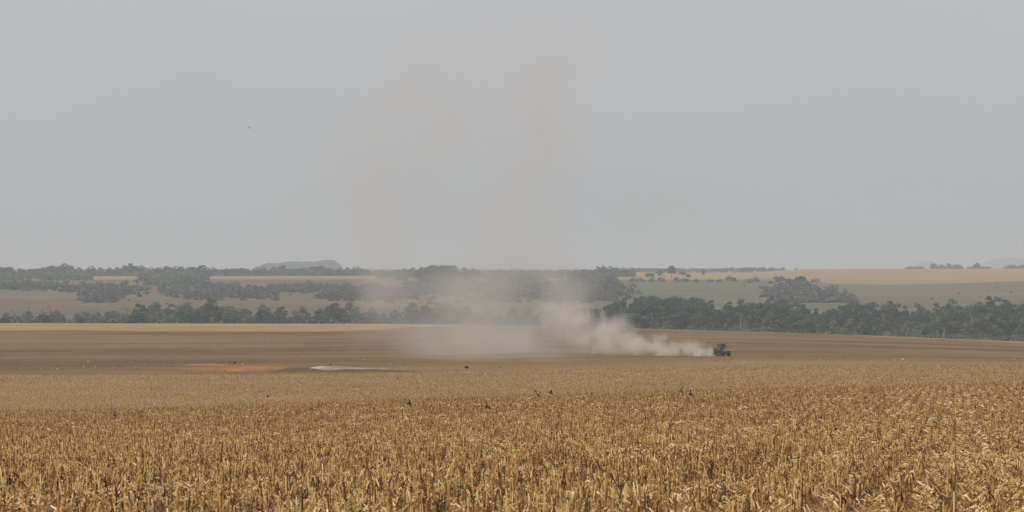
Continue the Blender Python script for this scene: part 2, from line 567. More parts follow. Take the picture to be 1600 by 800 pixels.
sheet('plateau_field', M['plateau'], const(2900), const(29500), 70, COLS)

def at(px, y, Y):
    return Vector(((px - 800) / FPX * Y, Y, -(y - EYE) / FPX * Y))

def on_ground(px, Y):
    x = (px - 800) / FPX * Y
    return Vector((x, Y, float(ground_z(x, Y))))

def mound(name, mat, px0, px1, Y, depth, height, seed, skew=0.5):
    """A low heap of earth or powder lying on the land, long across the view."""
    x0, x1 = (px0 - 800) / FPX * Y, (px1 - 800) / FPX * Y
    nu, nv = 60, 22
    u = np.linspace(0, 1, nu)
    v = np.linspace(-1, 1, nv)
    UU, VV = np.meshgrid(u, v, indexing='ij')
    wdt = depth * (0.35 + 0.65 * np.sin(np.pi * UU) ** 0.6)
    X = x0 + (x1 - x0) * UU
    Yy = Y + VV * wdt * 0.5 + 0.6 * bump2(X, VV, 0.4, seed)
    prof = np.where(UU < skew, np.sin(np.pi / 2 * UU / skew), np.cos(np.pi / 2 * (UU - skew) / (1 - skew)))
    hh = height * np.clip(prof, 0, 1) ** 0.8 * (1 - VV ** 2) ** 0.9
    hh = hh * (1 + 0.35 * bump2(X, Yy, 1.1, seed + 1) + 0.3 * bump2(X, Yy, 0.45, seed + 2)) - 0.12 * (np.abs(VV) > 0.97) - 0.03
    Z = ground_z(X, Yy) + hh
    n = nv
    i, j = np.meshgrid(np.arange(nu - 1), np.arange(nv - 1), indexing='ij')
    q = (i * n + j).ravel()
    o = link(name, np_mesh(name, np.stack([X, Yy, Z], -1).reshape(-1, 3), [np.stack([q, q + n, q + n + 1, q + 1], -1)], mat, smooth=True))
    return o

o = mound('earth_mound', M['orange_earth'], 286, 358, 525, 14, 0.34, 11, 0.5); tag(o, 'low worn mound of orange earth left of the brighter orange bank', 'mound', 'earth mounds at the edge of the tilled field')
o = mound('earth_mound', M['orange_earth'], 345, 452, 462, 12, 0.75, 12, 0.6); tag(o, 'brightest orange bank of bare earth at the stubble field edge', 'mound', 'earth mounds at the edge of the tilled field')
o = mound('earth_mound', M['dark_earth'], 420, 520, 448, 9, 0.6, 13, 0.42); tag(o, 'dark brown earth bank between the orange bank and the white heap', 'mound', 'earth mounds at the edge of the tilled field')
o = mound('lime_heap', M['lime'], 474, 612, 466, 6, 0.46, 14, 0.22); tag(o, 'long low white heap lying on the brown field beside the dark bank', 'heap')
o = mound('earth_mound', M['dark_earth'], 455, 660, 442, 6, 0.45, 15, 0.4); tag(o, 'long flat reddish brown bank just below the white heap', 'mound', 'earth mounds at the edge of the tilled field')

# ------------------------------------------------------------------ far hills beyond the plateau
def far_hill(px0, px1, Y, tops, depth, seed, label, base=428):
    px = np.linspace(px0, px1, 200)
    v = np.linspace(-1, 1, 24)
    P, V = np.meshgrid(px, v, indexing='ij')
    tp = np.array(tops, float)
    top = np.interp(P, tp[:, 0], tp[:, 1])
    zt = -(top - EYE) / FPX * Y
    zb = -(base + 6 - EYE) / FPX * Y
    prof = (1 - np.abs(V) ** 2.2)
    X = (P - 800) / FPX * Y
    rough = 0.06 * bump2(X, V * depth, 0.03, seed) + 0.05 * bump2(X, V * depth, 0.09, seed + 5) + 0.06 * bump2(X, V * depth, 0.22, seed + 6)
    Z = zb + (zt - zb) * np.clip(prof + rough * (prof > 0.05), 0, 1.2)
    Yy = Y + V * depth
    n = len(v)
    i, j = np.meshgrid(np.arange(len(px) - 1), np.arange(n - 1), indexing='ij')
    q = (i * n + j).ravel()
    o = link('hill', np_mesh('hill', np.stack([X, Yy, Z], -1).reshape(-1, 3), [np.stack([q, q + n, q + n + 1, q + 1], -1)], M['far_hill'], smooth=True))
    o['kind'] = 'structure'
    return o
far_hill(402, 534, 6900, [(402, 424), (412, 414), (422, 411), (440, 412), (450, 410), (490, 409), (508, 406.5), (518, 407), (524, 410), (527, 417), (534, 424)], 500, 21, '')
far_hill(1415, 1478, 15500, [(1415, 421), (1432, 412), (1450, 409), (1464, 413), (1478, 421)], 700, 22, '')
far_hill(1535, 1720, 15000, [(1535, 421), (1546, 412), (1562, 404), (1578, 402), (1590, 406), (1610, 405), (1650, 408), (1720, 421)], 900, 23, '')
far_hill(700, 900, 13500, [(700, 424), (740, 420), (800, 419), (860, 420.5), (900, 424)], 700, 24, '')

# ------------------------------------------------------------------ trees
def crown_mesh(name, seed, width, z0, z1, clumps, leaves, leaf, mat, flat=0.0, top=0.5, squash=0.8):
    """Leaf clumps through an uneven crown; every face is a spray of leaves."""
    r = np.random.default_rng(seed)
    zc, hz = (z0 + z1) / 2, (z1 - z0) / 2
    C, RR = [], []
    while len(C) < clumps:
        u = r.normal(size=3)
        u /= np.linalg.norm(u)
        rad = r.uniform(0.35, 0.86)
        c = u * rad
        if c[2] < -0.55 and r.random() < 0.7:
            continue
        wz = 1 - flat * max(0.0, c[2])
        tap = 1.0 - top * max(0.0, c[2])
        C.append((c[0] * width / 2 * tap, c[1] * width / 2 * tap, zc + c[2] * hz * wz))
        RR.append(r.uniform(0.16, 0.34) * width / 2)
    C, RR = np.array(C), np.array(RR)
    tone = np.clip(r.normal(0.5, 0.22, len(C)), 0.05, 0.95)
    k = r.choice(len(C), leaves, p=RR ** 2 / (RR ** 2).sum())
    d = r.normal(size=(leaves, 3))
    d /= np.linalg.norm(d, axis=1)[:, None]
    d[:, 2] = np.where(d[:, 2] < -0.4, -d[:, 2], d[:, 2])
    dist = r.uniform(0.55, 1.1, leaves)
    P = C[k] + d * (RR[k] * dist)[:, None] * np.array([1, 1, squash])
    nrm = d + r.normal(scale=0.55, size=(leaves, 3))
    nrm /= np.linalg.norm(nrm, axis=1)[:, None]
    a = np.cross(nrm, r.normal(size=(leaves, 3)))
    a /= np.linalg.norm(a, axis=1)[:, None]
    b_ = np.cross(nrm, a)
    s = (leaf * r.uniform(0.6, 1.4, leaves))[:, None]
    V = np.stack([P - a * s, P - b_ * s * 0.6, P + a * s, P + b_ * s * 0.6], 1).reshape(-1, 3)
    F = np.arange(leaves * 4).reshape(-1, 4)
    tint = np.repeat(np.clip(tone[k] + r.normal(0, 0.12, leaves), 0, 1), 4)
    return np_mesh(name, V, [F], mat, {'tint': tint}), C

def trunk_mesh(name, seed, height, rad, C, mat, fork=0.45):
    r = random.Random(seed)
    mb = MB()
    lean = (r.uniform(-.5, .5), r.uniform(-.5, .5))
    pts = [(lean[0] * k * k, lean[1] * k * k, height * k) for k in (-0.04, 0.0, 0.2, 0.45, 0.7)]
    mb.tube(pts, [rad * 1.35, rad * 1.2, rad, rad * .8, rad * .35], 7)
    pick = sorted(range(len(C)), key=lambda i: r.random())[:7]
    for i in pick:
        s = fork * r.uniform(0.75, 1.25)
        p0 = Vector((lean[0] * s * s, lean[1] * s * s, height * s))
        p1 = Vector(C[i])
        pm = p0.lerp(p1, 0.5) + Vector((0, 0, -0.06 * height))
        mb.tube([p0, pm, p1], [rad * .5, rad * .34, rad * .12], 5)
    me = bpy.data.meshes.new(name)
    me.from_pydata(mb.v, [], mb.f)
    me.materials.append(mat)
    me.update()
    return me

# each kind stands on z=0 and is 'h' metres tall
KINDS = {}
def kind(key, desc, h, width, z0, clumps, leaves, leaf, mat, seed, trad=0.22, bark='bark', **kw):
    cm, C = crown_mesh('crown', seed, width, z0, h, clumps, leaves, leaf, M[mat], **kw)
    tm = trunk_mesh('trunk', seed, h, trad, C, M[bark])
    KINDS[key] = (cm, tm, h, desc, width)
kind('round_a', 'dome-shaped dark green', 13, 11.5, 1.8, 32, 3230, 0.343, 'leaf_dark', 101)
kind('round_b', 'billowing deep green', 13, 13, 1.5, 36, 3570, 0.359, 'leaf_dark', 102)
kind('round_c', 'lumpy olive green', 12, 11, 1.5, 30, 2890, 0.343, 'leaf_olive', 103)
kind('spread_a', 'wide spreading dark', 11, 15, 3.5, 36, 3060, 0.328, 'leaf_dark', 104, flat=0.35, top=0.25, squash=0.55)
kind('spread_b', 'flat-topped olive', 10, 13, 3.2, 30, 2380, 0.328, 'leaf_olive', 105, flat=0.4, top=0.2, squash=0.5)
kind('tall_a', 'tall narrow dark', 17, 8, 3.0, 28, 2550, 0.328, 'leaf_dark', 106, top=0.7)
kind('tall_b', 'tall ragged olive', 17, 9.5, 4.5, 24, 2040, 0.328, 'leaf_olive', 107, top=0.4)
kind('grey_a', 'thin grey-green', 11, 10, 2.2, 26, 1700, 0.312, 'leaf_grey', 108, bark='bark_pale')
kind('grey_b', 'loose pale grey-green', 9, 9.5, 1.2, 26, 1870, 0.328, 'leaf_grey', 109, bark='bark_pale')
kind('bush_a', 'low bushy dark', 6, 9, 0.1, 26, 2210, 0.312, 'leaf_dark', 110, top=0.3)
kind('bush_b', 'low bushy grey-green', 5.5, 9, 0.1, 24, 1870, 0.312, 'leaf_grey', 111, top=0.3)

def tree(key, px, Y, top=None, height=None, wide=1.0, label='', group=None, name='tree', cat='tree'):
    cm, tm, h, desc, width = KINDS[key]
    g = on_ground(px, Y)
    if height is None:
        height = max(3.0, -(top - EYE) / FPX * Y - g.z)
    s = height / h
    o = empty(name, g, random.uniform(0, 6.28))
    sw = s * wide
    o.scale = (sw, sw, s)
    link('crown', cm, o)
    link('trunk', tm, o)
    tag(o, label, cat, group)
    return o

ONES = ['', 'first', 'second', 'third', 'fourth', 'fifth', 'sixth', 'seventh', 'eighth', 'ninth', 'tenth', 'eleventh', 'twelfth', 'thirteenth', 'fourteenth', 'fifteenth', 'sixteenth', 'seventeenth', 'eighteenth', 'nineteenth']
TENS = {20: ('twentieth', 'twenty'), 30: ('thirtieth', 'thirty'), 40: ('fortieth', 'forty'), 50: ('fiftieth', 'fifty'), 60: ('sixtieth', 'sixty'), 70: ('seventieth', 'seventy')}
def nth(k):
    if k < 20: return ONES[k]
    t_, o_ = k // 10 * 10, k % 10
    return TENS[t_][0] if o_ == 0 else TENS[t_][1] + '-' + ONES[o_]

def tree_row(px0, px1, step, Y, jy, prof, choose, where, group, name='tree', wide=(0.9, 1.25), jit=4, skip=None, sc=1.0):
    p = curve(prof)
    row = []
    px = px0
    while px < px1:
        q = px + random.uniform(-0.3, 0.3) * step
        if not (skip and skip(q)):
            row.append((q, Y + random.uniform(-jy, jy), float(p(q)) + random.uniform(-jit, jit), random.choice(choose(q)), random.uniform(*wide)))
        px += step * random.uniform(0.85, 1.15)
    row.sort()
    k = 0
    for q, yy, tp, key, wd in row:
        if 0 <= q <= 1600:
            k += 1
            lab = f'{KINDS[key][3]} tree, {nth(k)} from left in {where}'
        else:
            lab = f'{KINDS[key][3]} tree past the edge of {where}'
        tree(key, q, yy, top=tp, wide=wd, label=lab, group=group, name=name)

BACK = [(-100, 488), (0, 488), (120, 487), (200, 480), (215, 474), (260, 475), (300, 470), (330, 468), (345, 476), (400, 478), (440, 481), (470, 482), (530, 476), (560, 473), (585, 478), (620, 485), (650, 474),
        (680, 470), (700, 474), (750, 482), (860, 480), (940, 474), (960, 470), (985, 463), (1020, 459), (1060, 463), (1100, 466), (1150, 466), (1190, 466), (1215, 468), (1255, 476), (1300, 476), (1335, 471), (1385, 468), (1430, 476), (1475, 471), (1520, 471), (1560, 466), (1600, 476), (1700, 474)]
off = lambda pr, d: [(a, c + d) for a, c in pr]
dark = lambda q: ['round_a', 'round_b', 'round_b', 'spread_a', 'round_c', 'tall_a', 'spread_a']
def mixed(q):
    if q < 200: return ['grey_a', 'grey_b', 'grey_b', 'round_c']
    if q < 420: return ['grey_a', 'round_c', 'round_a', 'spread_b', 'round_b']
    return ['round_a', 'round_b', 'spread_a', 'round_c', 'grey_a']
tree_row(-70, 940, 29, 1700, 30, BACK, mixed, 'the left valley wood\'s back row', 'trees of the left valley wood')
tree_row(-60, 940, 31, 1570, 30, off(BACK, 9), mixed, 'the left valley wood\'s middle row', 'trees of the left valley wood')
tree_row(-50, 940, 34, 1440, 22, off(BACK, 17), mixed, 'the left valley wood\'s front row', 'trees of the left valley wood', skip=lambda q: q < 190 and random.random() < 0.35)
tree_row(960, 1670, 24, 1690, 28, BACK, dark, 'the right valley wood\'s back row', 'trees of the right valley wood')
tree_row(966, 1670, 25, 1560, 28, off(BACK, 11), dark, 'the right valley wood\'s middle row', 'trees of the right valley wood')
tree_row(962, 1670, 26, 1430, 22, off(BACK, 24), lambda q: ['round_c', 'round_a', 'spread_b', 'round_b', 'bush_a', 'grey_a'], 'the right valley wood\'s front row', 'trees of the right valley wood')
# trees of their own look in and before the woods
tree('bush_a', 70, 1350, top=492, wide=1.25, label='small round dark tree standing alone before the pale left wood', name='tree')
tree('bush_a', 6, 1352, top=496, wide=1.2, label='low dark bush at the left edge of the photo before the wood', name='bush', cat='bush')
tree('bush_a', 213, 1352, top=488, wide=1.5, label='dark leafy bush standing where the pale left wood turns green', name='bush', cat='bush')
tree('bush_a', 126, 1350, top=498, wide=0.9, label='tiny dark bush between the lone dark tree and the green wood', name='bush', cat='bush')
tree('tall_a', 405, 1400, top=482, wide=1.0, label='narrow dark tree standing in the gap of the left valley wood', name='tree')
tree('tall_a', 1547, 1600, top=458, wide=0.8, label='tallest narrow crown rising above the right end of the wood', name='tree')
tree('spread_a', 1578, 1590, top=472, wide=1.0, label='small dark flat crown just right of the tallest narrow tree', name='tree')
tree('round_a', 1107, 1900, top=462, height=9, wide=0.8, label='small dark crown floating above the wood left of the tractor', name='tree')

# plateau skyline
SKY = [(-100, 417), (0, 416), (12, 415), (30, 419), (55, 419), (72, 416), (86, 412), (104, 413), (118, 417), (140, 416), (160, 419), (205, 413), (240, 418), (270, 416), (305, 413), (330, 416), (352, 421), (372, 419),
       (400, 420), (436, 414), (470, 419), (504, 414), (528, 421), (550, 415), (562, 417), (585, 422), (620, 420), (650, 418), (670, 414), (690, 412), (716, 416), (730, 420), (760, 421), (800, 421), (850, 422), (900, 421), (930, 419), (945, 414), (970, 420), (1000, 420)]
tree_row(-40, 985, 14, 3330, 45, SKY, lambda q: ['round_a', 'round_b', 'spread_a', 'round_c', 'spread_b', 'grey_a'], 'the left plateau skyline row', 'trees along the plateau skyline', jit=1.6, wide=(1.25, 1.8))
tree_row(962, 1222, 10, 4780, 60, [(960, 417.5), (1000, 418.5), (1060, 418.5), (1130, 419), (1165, 416.5), (1200, 418), (1225, 421)], lambda q: ['bush_a', 'bush_b', 'round_b'], 'the faint far row above the tan field', 'trees of the faint far row', jit=0.8, wide=(1.5, 2.4))
for px, top, key, wd, lab in [
    (1016, 425, 'bush_b', 1.3, 'low grey bush at the left foot of the clump on the tan field'),
    (1030, 420, 'round_c', 1.2, 'olive tree on the left side of the clump on the tan field'),
    (1049, 415, 'round_a', 1.2, 'tallest dark tree of the clump standing on the tan field'),
    (1066, 423, 'spread_b', 1.1, 'lower olive tree right of the tallest in the tan field clump'),
    (1075, 428, 'bush_a', 1.0, 'small dark bush at the right foot of the tan field clump'),
    (1099, 421, 'grey_a', 0.7, 'single thin tree alone on the tan field right of the clump'),
    (943, 414, 'tall_a', 1.5, 'tall dark tree breaking the skyline at the right rim of the dust'),
    (928, 424, 'round_a', 1.3, 'rounded tree leaning against the tall skyline tree by the dust'),
]:
    tree(key, px, 3150, top=top, wide=wd, label=lab, group='trees on the tan field')
for px, top, key, wd, lab in [
    (1424, 418.3, 'bush_a', 2.2, 'low long bush at the left end of the right skyline'),
    (1441, 417.4, 'bush_b', 1.8, 'low grey bush second from the left on the right skyline'),
    (1459, 411.8, 'bush_a', 0.75, 'narrow upright tree on the right skyline above the tan field'),
    (1472, 413.8, 'bush_a', 1.0, 'round dark tree just right of the narrow upright skyline tree'),
    (1482, 411.6, 'round_a', 1.2, 'airy tall tree in the middle of the right skyline group'),
    (1496, 412.4, 'bush_b', 1.1, 'wide crown at the right end of the right skyline group'),
    (1516, 417.4, 'bush_a', 1.6, 'low bush at the left foot of the lone dark skyline tree'),
    (1526, 411.2, 'bush_a', 0.95, 'lone solid dark tree on the right skyline with bush at foot'),
    (1548, 418.8, 'bush_b', 1.0, 'tiny bush on the skyline right of the lone dark tree'),
    (1580, 413.2, 'bush_b', 1.2, 'olive crown near the right edge of the photo on the skyline'),
    (1598, 414.0, 'bush_a', 1.2, 'dark crown cut by the right edge of the photo on the skyline'),
    (1210, 420.4, 'bush_b', 1.5, 'left one of two faint low bushes above the tan field'),
    (1244, 419.9, 'bush_b', 1.6, 'right one of two faint low bushes above the tan field'),
]:
    tree(key, px, 4960, top=top - 0.4, wide=wd * 1.35, label=lab, group='trees on the right skyline')
# clump behind the dust and the thickets on the hillside
hill_trees = []
for k, (px, top, Y) in enumerate([(655, 421, 2800), (672, 415, 2820), (690, 413, 2850), (706, 418, 2800), (722, 424, 2780), (664, 432, 2600), (684, 434, 2560), (704, 432, 2620)]):
    tree(random.choice(['round_a', 'round_b', 'spread_a']), px, Y, top=top, wide=1.4, label=f'dusty dark tree, {nth(k + 1)} placed in the domed clump veiled by dust', group='trees of the domed clump behind the dust')
for k, (px, top, Y) in enumerate(sorted([(878, 432, 2700), (893, 428, 2750), (910, 426, 2800), (952, 432, 2640), (962, 440, 2500), (925, 438, 2550), (900, 442, 2450), (945, 452, 2250), (968, 456, 2200)])):
    tree(random.choice(['round_a', 'round_b', 'grey_a']), px, Y, top=top, wide=1.35, label=f'hillside tree, {nth(k + 1)} from the left in the copse right of the dust', group='trees of the copse right of the dust')
for k, (px, top, Y) in enumerate(sorted([(1218, 430, 2760), (1234, 435, 2700), (1250, 431, 2760), (1240, 445, 2480), (1262, 439, 2560), (1276, 450, 2350), (1256, 455, 2280), (1284, 458, 2230), (1270, 464, 2150), (1292, 466, 2120)])):
    tree(random.choice(['bush_a', 'bush_b', 'round_c', 'grey_b']), px, Y, top=top, wide=1.25, label=f'scrubby tree, {nth(k + 1)} from the left in the thicket climbing the right slope', group='trees of the right slope thicket')

# scrub that reads as one mass on the far slope, and the undergrowth that fills the woods
def bush_mass(name, pts, leaf, per, mat, label, cat):
    """pts: (x, Y, radius, height)."""
    r = np.random.default_rng(55)
    A = np.array(pts)
    k = np.repeat(np.arange(len(A)), per)
    n_ = len(k)
    d = r.normal(size=(n_, 3))
    d /= np.linalg.norm(d, axis=1)[:, None]
    d[:, 2] = np.abs(d[:, 2])
    dist = r.uniform(0.55, 1.08, n_) * (1 + 0.25 * np.sin(d[:, 0] * 5 + k) * np.cos(d[:, 1] * 4 + k * 2))
    g = ground_z(A[:, 0], A[:, 1])
    P = np.stack([A[k, 0] + d[:, 0] * A[k, 2] * dist, A[k, 1] + d[:, 1] * A[k, 2] * dist, g[k] + d[:, 2] * A[k, 3] * dist], -1)
    nrm = d + r.normal(scale=0.5, size=(n_, 3))
    nrm /= np.linalg.norm(nrm, axis=1)[:, None]
    a = np.cross(nrm, r.normal(size=(n_, 3)))
    a /= np.linalg.norm(a, axis=1)[:, None]
    b_ = np.cross(nrm, a)
    s = (leaf * r.uniform(0.6, 1.4, n_))[:, None]
    V = np.stack([P - a * s, P - b_ * s * 0.6, P + a * s, P + b_ * s * 0.6], 1).reshape(-1, 3)
    tone = np.clip(r.normal(0.5, 0.25, len(A)), 0, 1)
    tint = np.repeat(np.clip(tone[k] + r.normal(0, 0.1, n_), 0, 1), 4)
    o = link(name, np_mesh(name, V, [np.arange(n_ * 4).reshape(-1, 4)], mat, {'tint': tint}))
    tag(o, label, cat, None, 'stuff')
    return o

def scrub_points(polys, count):
    """polys: (px0, px1, y_top, y_bottom, density) patches of the slope as the photo shows them."""
    pts = []
    area = np.array([(a[1] - a[0]) * (a[3] - a[2]) * a[4] for a in polys])
    for poly, share in zip(polys, area / area.sum()):
        for _ in range(int(count * share)):
            u, v = random.gauss(0, 0.33), random.gauss(0, 0.33)
            px = (poly[0] + poly[1]) / 2 + u * (poly[1] - poly[0]) * 0.75
            y = (poly[2] + poly[3]) / 2 + v * (poly[3] - poly[2]) * 0.75
            Y = depth_of(px, min(max(y, 438.5), 473), 1850, 2890)
            r_ = random.uniform(2.2, 5.0)
            pts.append(((px - 800) / FPX * Y, Y, r_, r_ * random.uniform(0.7, 1.25)))
    return pts
SC = scrub_points([(-60, 110, 443, 453, 1.0), (100, 212, 447, 461, 1.1), (128, 182, 463, 476, 0.7), (212, 330, 440, 448, 0.7), (262, 400, 448, 466, 1.0), (400, 530, 447, 457, 1.0), (520, 640, 450, 470, 1.0), (375, 425, 459, 468, 0.8),
                   (640, 740, 438, 462, 1.0), (740, 880, 440, 468, 0.9), (860, 975, 440, 470, 1.1), (1205, 1300, 446, 474, 0.9), (1285, 1335, 462, 476, 0.6), (960, 1200, 439, 441, 0.4)], 2800)
for _ in range(160):         # scattered low shrubs that roughen the slopes
    px = random.uniform(-60, 1660) if random.random() < 0.6 else random.gauss(1255, 60)
    Y = random.uniform(1900, 2860)
    r_ = random.choice([0.5, 0.7, 0.9, 1.2, 1.8])
    if bump2((px - 800) * 0.012, Y * 0.004, 1.6, 66) < 0.22: continue
    SC.append(((px - 800) / FPX * Y, Y, r_, r_ * random.uniform(0.6, 1.0)))
bush_mass('hillside_scrub', SC, 0.95, 60, M['leaf_scrub'], 'dry grey-green scrub in patches over the far valley side', 'scrub')
UG = []
for _ in range(1500):
    px = random.uniform(-80, 1680)
    Y = random.uniform(1375, 1740) if px > 960 else random.uniform(1400, 1760)
    r_ = random.uniform(2.2, 4.6)
    UG.append(((px - 800) / FPX * Y, Y, r_, r_ * random.uniform(0.9, 1.7) * (1 + 0.9 * max(0, (Y - 1500) / 240))))
PS = []
for _ in range(1100):
    px = random.uniform(-80, 990)
    Y = random.uniform(3310, 3400)
    r_ = random.uniform(3, 6)
    PS.append(((px - 800) / FPX * Y, Y, r_, r_ * random.uniform(1.0, 1.5)))
for _ in range(700):
    px = random.choice([random.uniform(-80, 142), random.uniform(218, 325), random.uniform(590, 960)])
    Y = random.uniform(2850, 3330)
    r_ = random.uniform(2.5, 5)
    PS.append(((px - 800) / FPX * Y, Y, r_, r_ * random.uniform(0.8, 1.3)))
for a_, b_, n_ in ((1416, 1442, 40), (1455, 1503, 70), (1512, 1548, 45), (1570, 1640, 60), (962, 1225, 110)):
    for _ in range(n_):
        px = random.uniform(a_, b_)
        Y = random.uniform(4800, 4900) if b_ < 1300 else random.uniform(4930, 5000)
        r_ = random.uniform(2, 3.6)
        PS.append(((px - 800) / FPX * Y, Y, r_, r_ * random.uniform(0.8, 1.3) * (1.6 if b_ < 1300 else 1)))
bush_mass('plateau_scrub', PS, 0.9, 80, M['leaf_olive'], 'dark scrub filling the ground under the plateau skyline trees', 'scrub')
bush_mass('undergrowth', UG, 0.6, 90, M['leaf_olive'], 'tangled bushy undergrowth between the trunks of the valley wood', 'undergrowth')

# pale bare tree and post before the right wood
mb = MB()
mb.tube([(0, 0, -0.2), (0.1, 0, 3), (0, 0.1, 6.2)], [0.22, 0.17, 0.13], 8)
o = empty('dead_tree', on_ground(1157, 1372))
tag(o, 'pale bare forked trunk standing against the dark right wood', 'tree')
mb.build('trunk', M['bark_pale'], o)
for sgn, h in ((-1, 4.2), (1, 3.6), (0.35, 5.0)):
    mb = MB()
    mb.tube([(0, 0.1, 5.9), (sgn * 0.9, 0.2, 5.9 + h * .5), (sgn * 1.6, 0.1, 5.9 + h)], [0.12, 0.08, 0.04], 6)
    mb.build('branch', M['bark_pale'], o)
g = on_ground(1475, 1318)
mb = MB()
mb.tube([(0, 0, -0.3), (0, 0, 5.4)], [0.14, 0.10], 8)
o = empty('post', g)
tag(o, 'thin pale upright post at the far edge of the tilled field', 'post')
mb.build('pole', plain('weathered_wood', (0.34, 0.32, 0.27), 0.8, 0, 0.2, 3), o)
mb = MB(); mb.box(-0.45, 0.45, -0.05, 0.05, 4.9, 5.02)
mb.build('crossbar', M['bark_pale'], o)

# ------------------------------------------------------------------ stubble and straw of the near field
ROW_T = 0.155            # the drill rows run a little to the right of straight away
ROW_S = 0.47
def wander(x, Y):
    return 0.02 * np.sin(Y * 0.9 + x * 2.1) + 0.04 * np.sin(Y * 0.17)
def GAP(x, Y):
    u = x - ROW_T * Y          # across the drill rows: wheel tracks and swaths run along them
    return 0.75 * bump2(u * 1.0, Y * 0.16, 1.35, 90) + 0.55 * bump2(x, Y, 0.45, 91) + 0.25 * bump2(x, Y, 1.6, 92)

def stalks(Y0, Y1, spacing, keep, sides, rad, hmean, seed):
    r = np.random.default_rng(seed)
    c_, s_ = 1 / math.hypot(1, ROW_T), ROW_T / math.hypot(1, ROW_T)
    xw = 0.21 * Y1 + 3
    k0, k1 = int((-xw - Y1 * ROW_T) / ROW_S) - 1, int((xw) / ROW_S) + 1
    ys = np.arange(Y0, Y1, spacing)
    K, Yg = np.meshgrid(np.arange(k0, k1), ys)
    K, Yg = K.ravel(), Yg.ravel()
    Yg = Yg + r.uniform(-0.5, 0.5, len(Yg)) * spacing
    X = K * ROW_S + ROW_T * Yg
    ok = (np.abs(X) < 0.19 * Yg + 2.0) & (Yg >= Y0) & (Yg < Y1)
    # gaps and flattened strips left by the wheels of the harvester
    gap = GAP(X, Yg)
    ok &= r.random(len(X)) < keep * np.clip(0.95 - 1.5 * np.clip(gap + 0.02, 0, 1), 0.06, 1)
    X, Yg = X[ok], Yg[ok]
    X = X + r.normal(0, 0.022 if Y1 < 250 else 0.15, len(X)) + wander(X, Yg)
    n_ = len(X)
    h = np.clip(r.normal(hmean, 0.055, n_), 0.05, 0.42)
    h *= np.where(r.random(n_) < 0.3, r.uniform(0.2, 0.7, n_), 1)
    rr = rad * r.uniform(0.7, 1.35, n_)
    la, lm = r.uniform(0, 6.28, n_), np.abs(r.normal(0, 0.13, n_)) * h
    lm = np.where(r.random(n_) < 0.13, h * r.uniform(0.3, 0.9, n_), lm)
    g = ground_z(X, Yg) - 0.02
    base = np.stack([X, Yg, g], -1)
    top = base + np.stack([np.cos(la) * lm, np.sin(la) * lm, h], -1)
    ang = np.arange(sides) * 2 * np.pi / sides
    ring = np.stack([np.cos(ang), np.sin(ang), np.zeros(sides)], -1)
    slant = np.stack([np.zeros(sides), np.zeros(sides), np.cos(ang) * 0.9], -1)
    V0 = base[:, None] + ring[None] * rr[:, None, None]
    V1 = top[:, None] + (ring * 0.72 + slant)[None] * rr[:, None, None]
    V = np.concatenate([V0, V1], 1).reshape(-1, 3)
    b0 = (np.arange(n_) * 2 * sides)[:, None, None]
    kk = np.arange(sides)
    quad = np.stack([kk, (kk + 1) % sides, (kk + 1) % sides + sides, kk + sides], -1)[None] + b0
    cap = (np.arange(sides) + sides)[None] + (np.arange(n_) * 2 * sides)[:, None]
    tint = np.clip(r.normal({1: 0.46, 2: 0.45, 3: 0.44, 4: 0.46}[seed], 0.19, n_), 0.02, 1)
    tint = np.clip(tint + 0.16 * bump2((X - ROW_T * Yg) * 2.2, Yg * 0.25, 1.6, 95), 0.02, 1)
    tint = np.where(r.random(n_) < 0.2, r.uniform(0.0, 0.22, n_), tint)
    tt = np.repeat(tint[:, None], 2 * sides, 1)
    tt[:, sides:] -= 0.05
    return V, quad.reshape(-1, 4), cap, tt.ravel(), X, Yg, h, tint

def strips(X, Yg, z, length, width, az, rise, tint, curl, seed):
    """Bent leaf strips: two quads each."""
    n_ = len(X)
    d = np.stack([np.cos(az), np.sin(az), np.zeros(n_)], -1)
    sd_ = np.stack([-np.sin(az), np.cos(az), np.zeros(n_)], -1) * (width / 2)[:, None]
    r = np.random.default_rng(seed)
    tilt = np.stack([np.zeros(n_), np.zeros(n_), r.uniform(-1, 1, n_) * width * 0.5], -1)
    p0 = np.stack([X, Yg, z], -1)
    p1 = p0 + d * (length * 0.55)[:, None] + np.stack([np.zeros(n_), np.zeros(n_), rise], -1)
    p2 = p0 + d * length[:, None] + np.stack([np.zeros(n_), np.zeros(n_), rise - curl], -1)
    V = np.stack([p0 - sd_ - tilt, p0 + sd_ + tilt, p1 - sd_ - tilt, p1 + sd_ + tilt, p2 - sd_ * 0.3, p2 + sd_ * 0.3], 1).reshape(-1, 3)
    b0 = (np.arange(n_) * 6)[:, None]
    F = np.concatenate([np.array([0, 1, 3, 2])[None] + b0, np.array([2, 3, 5, 4])[None] + b0])
    return V, F, np.repeat(tint, 6)

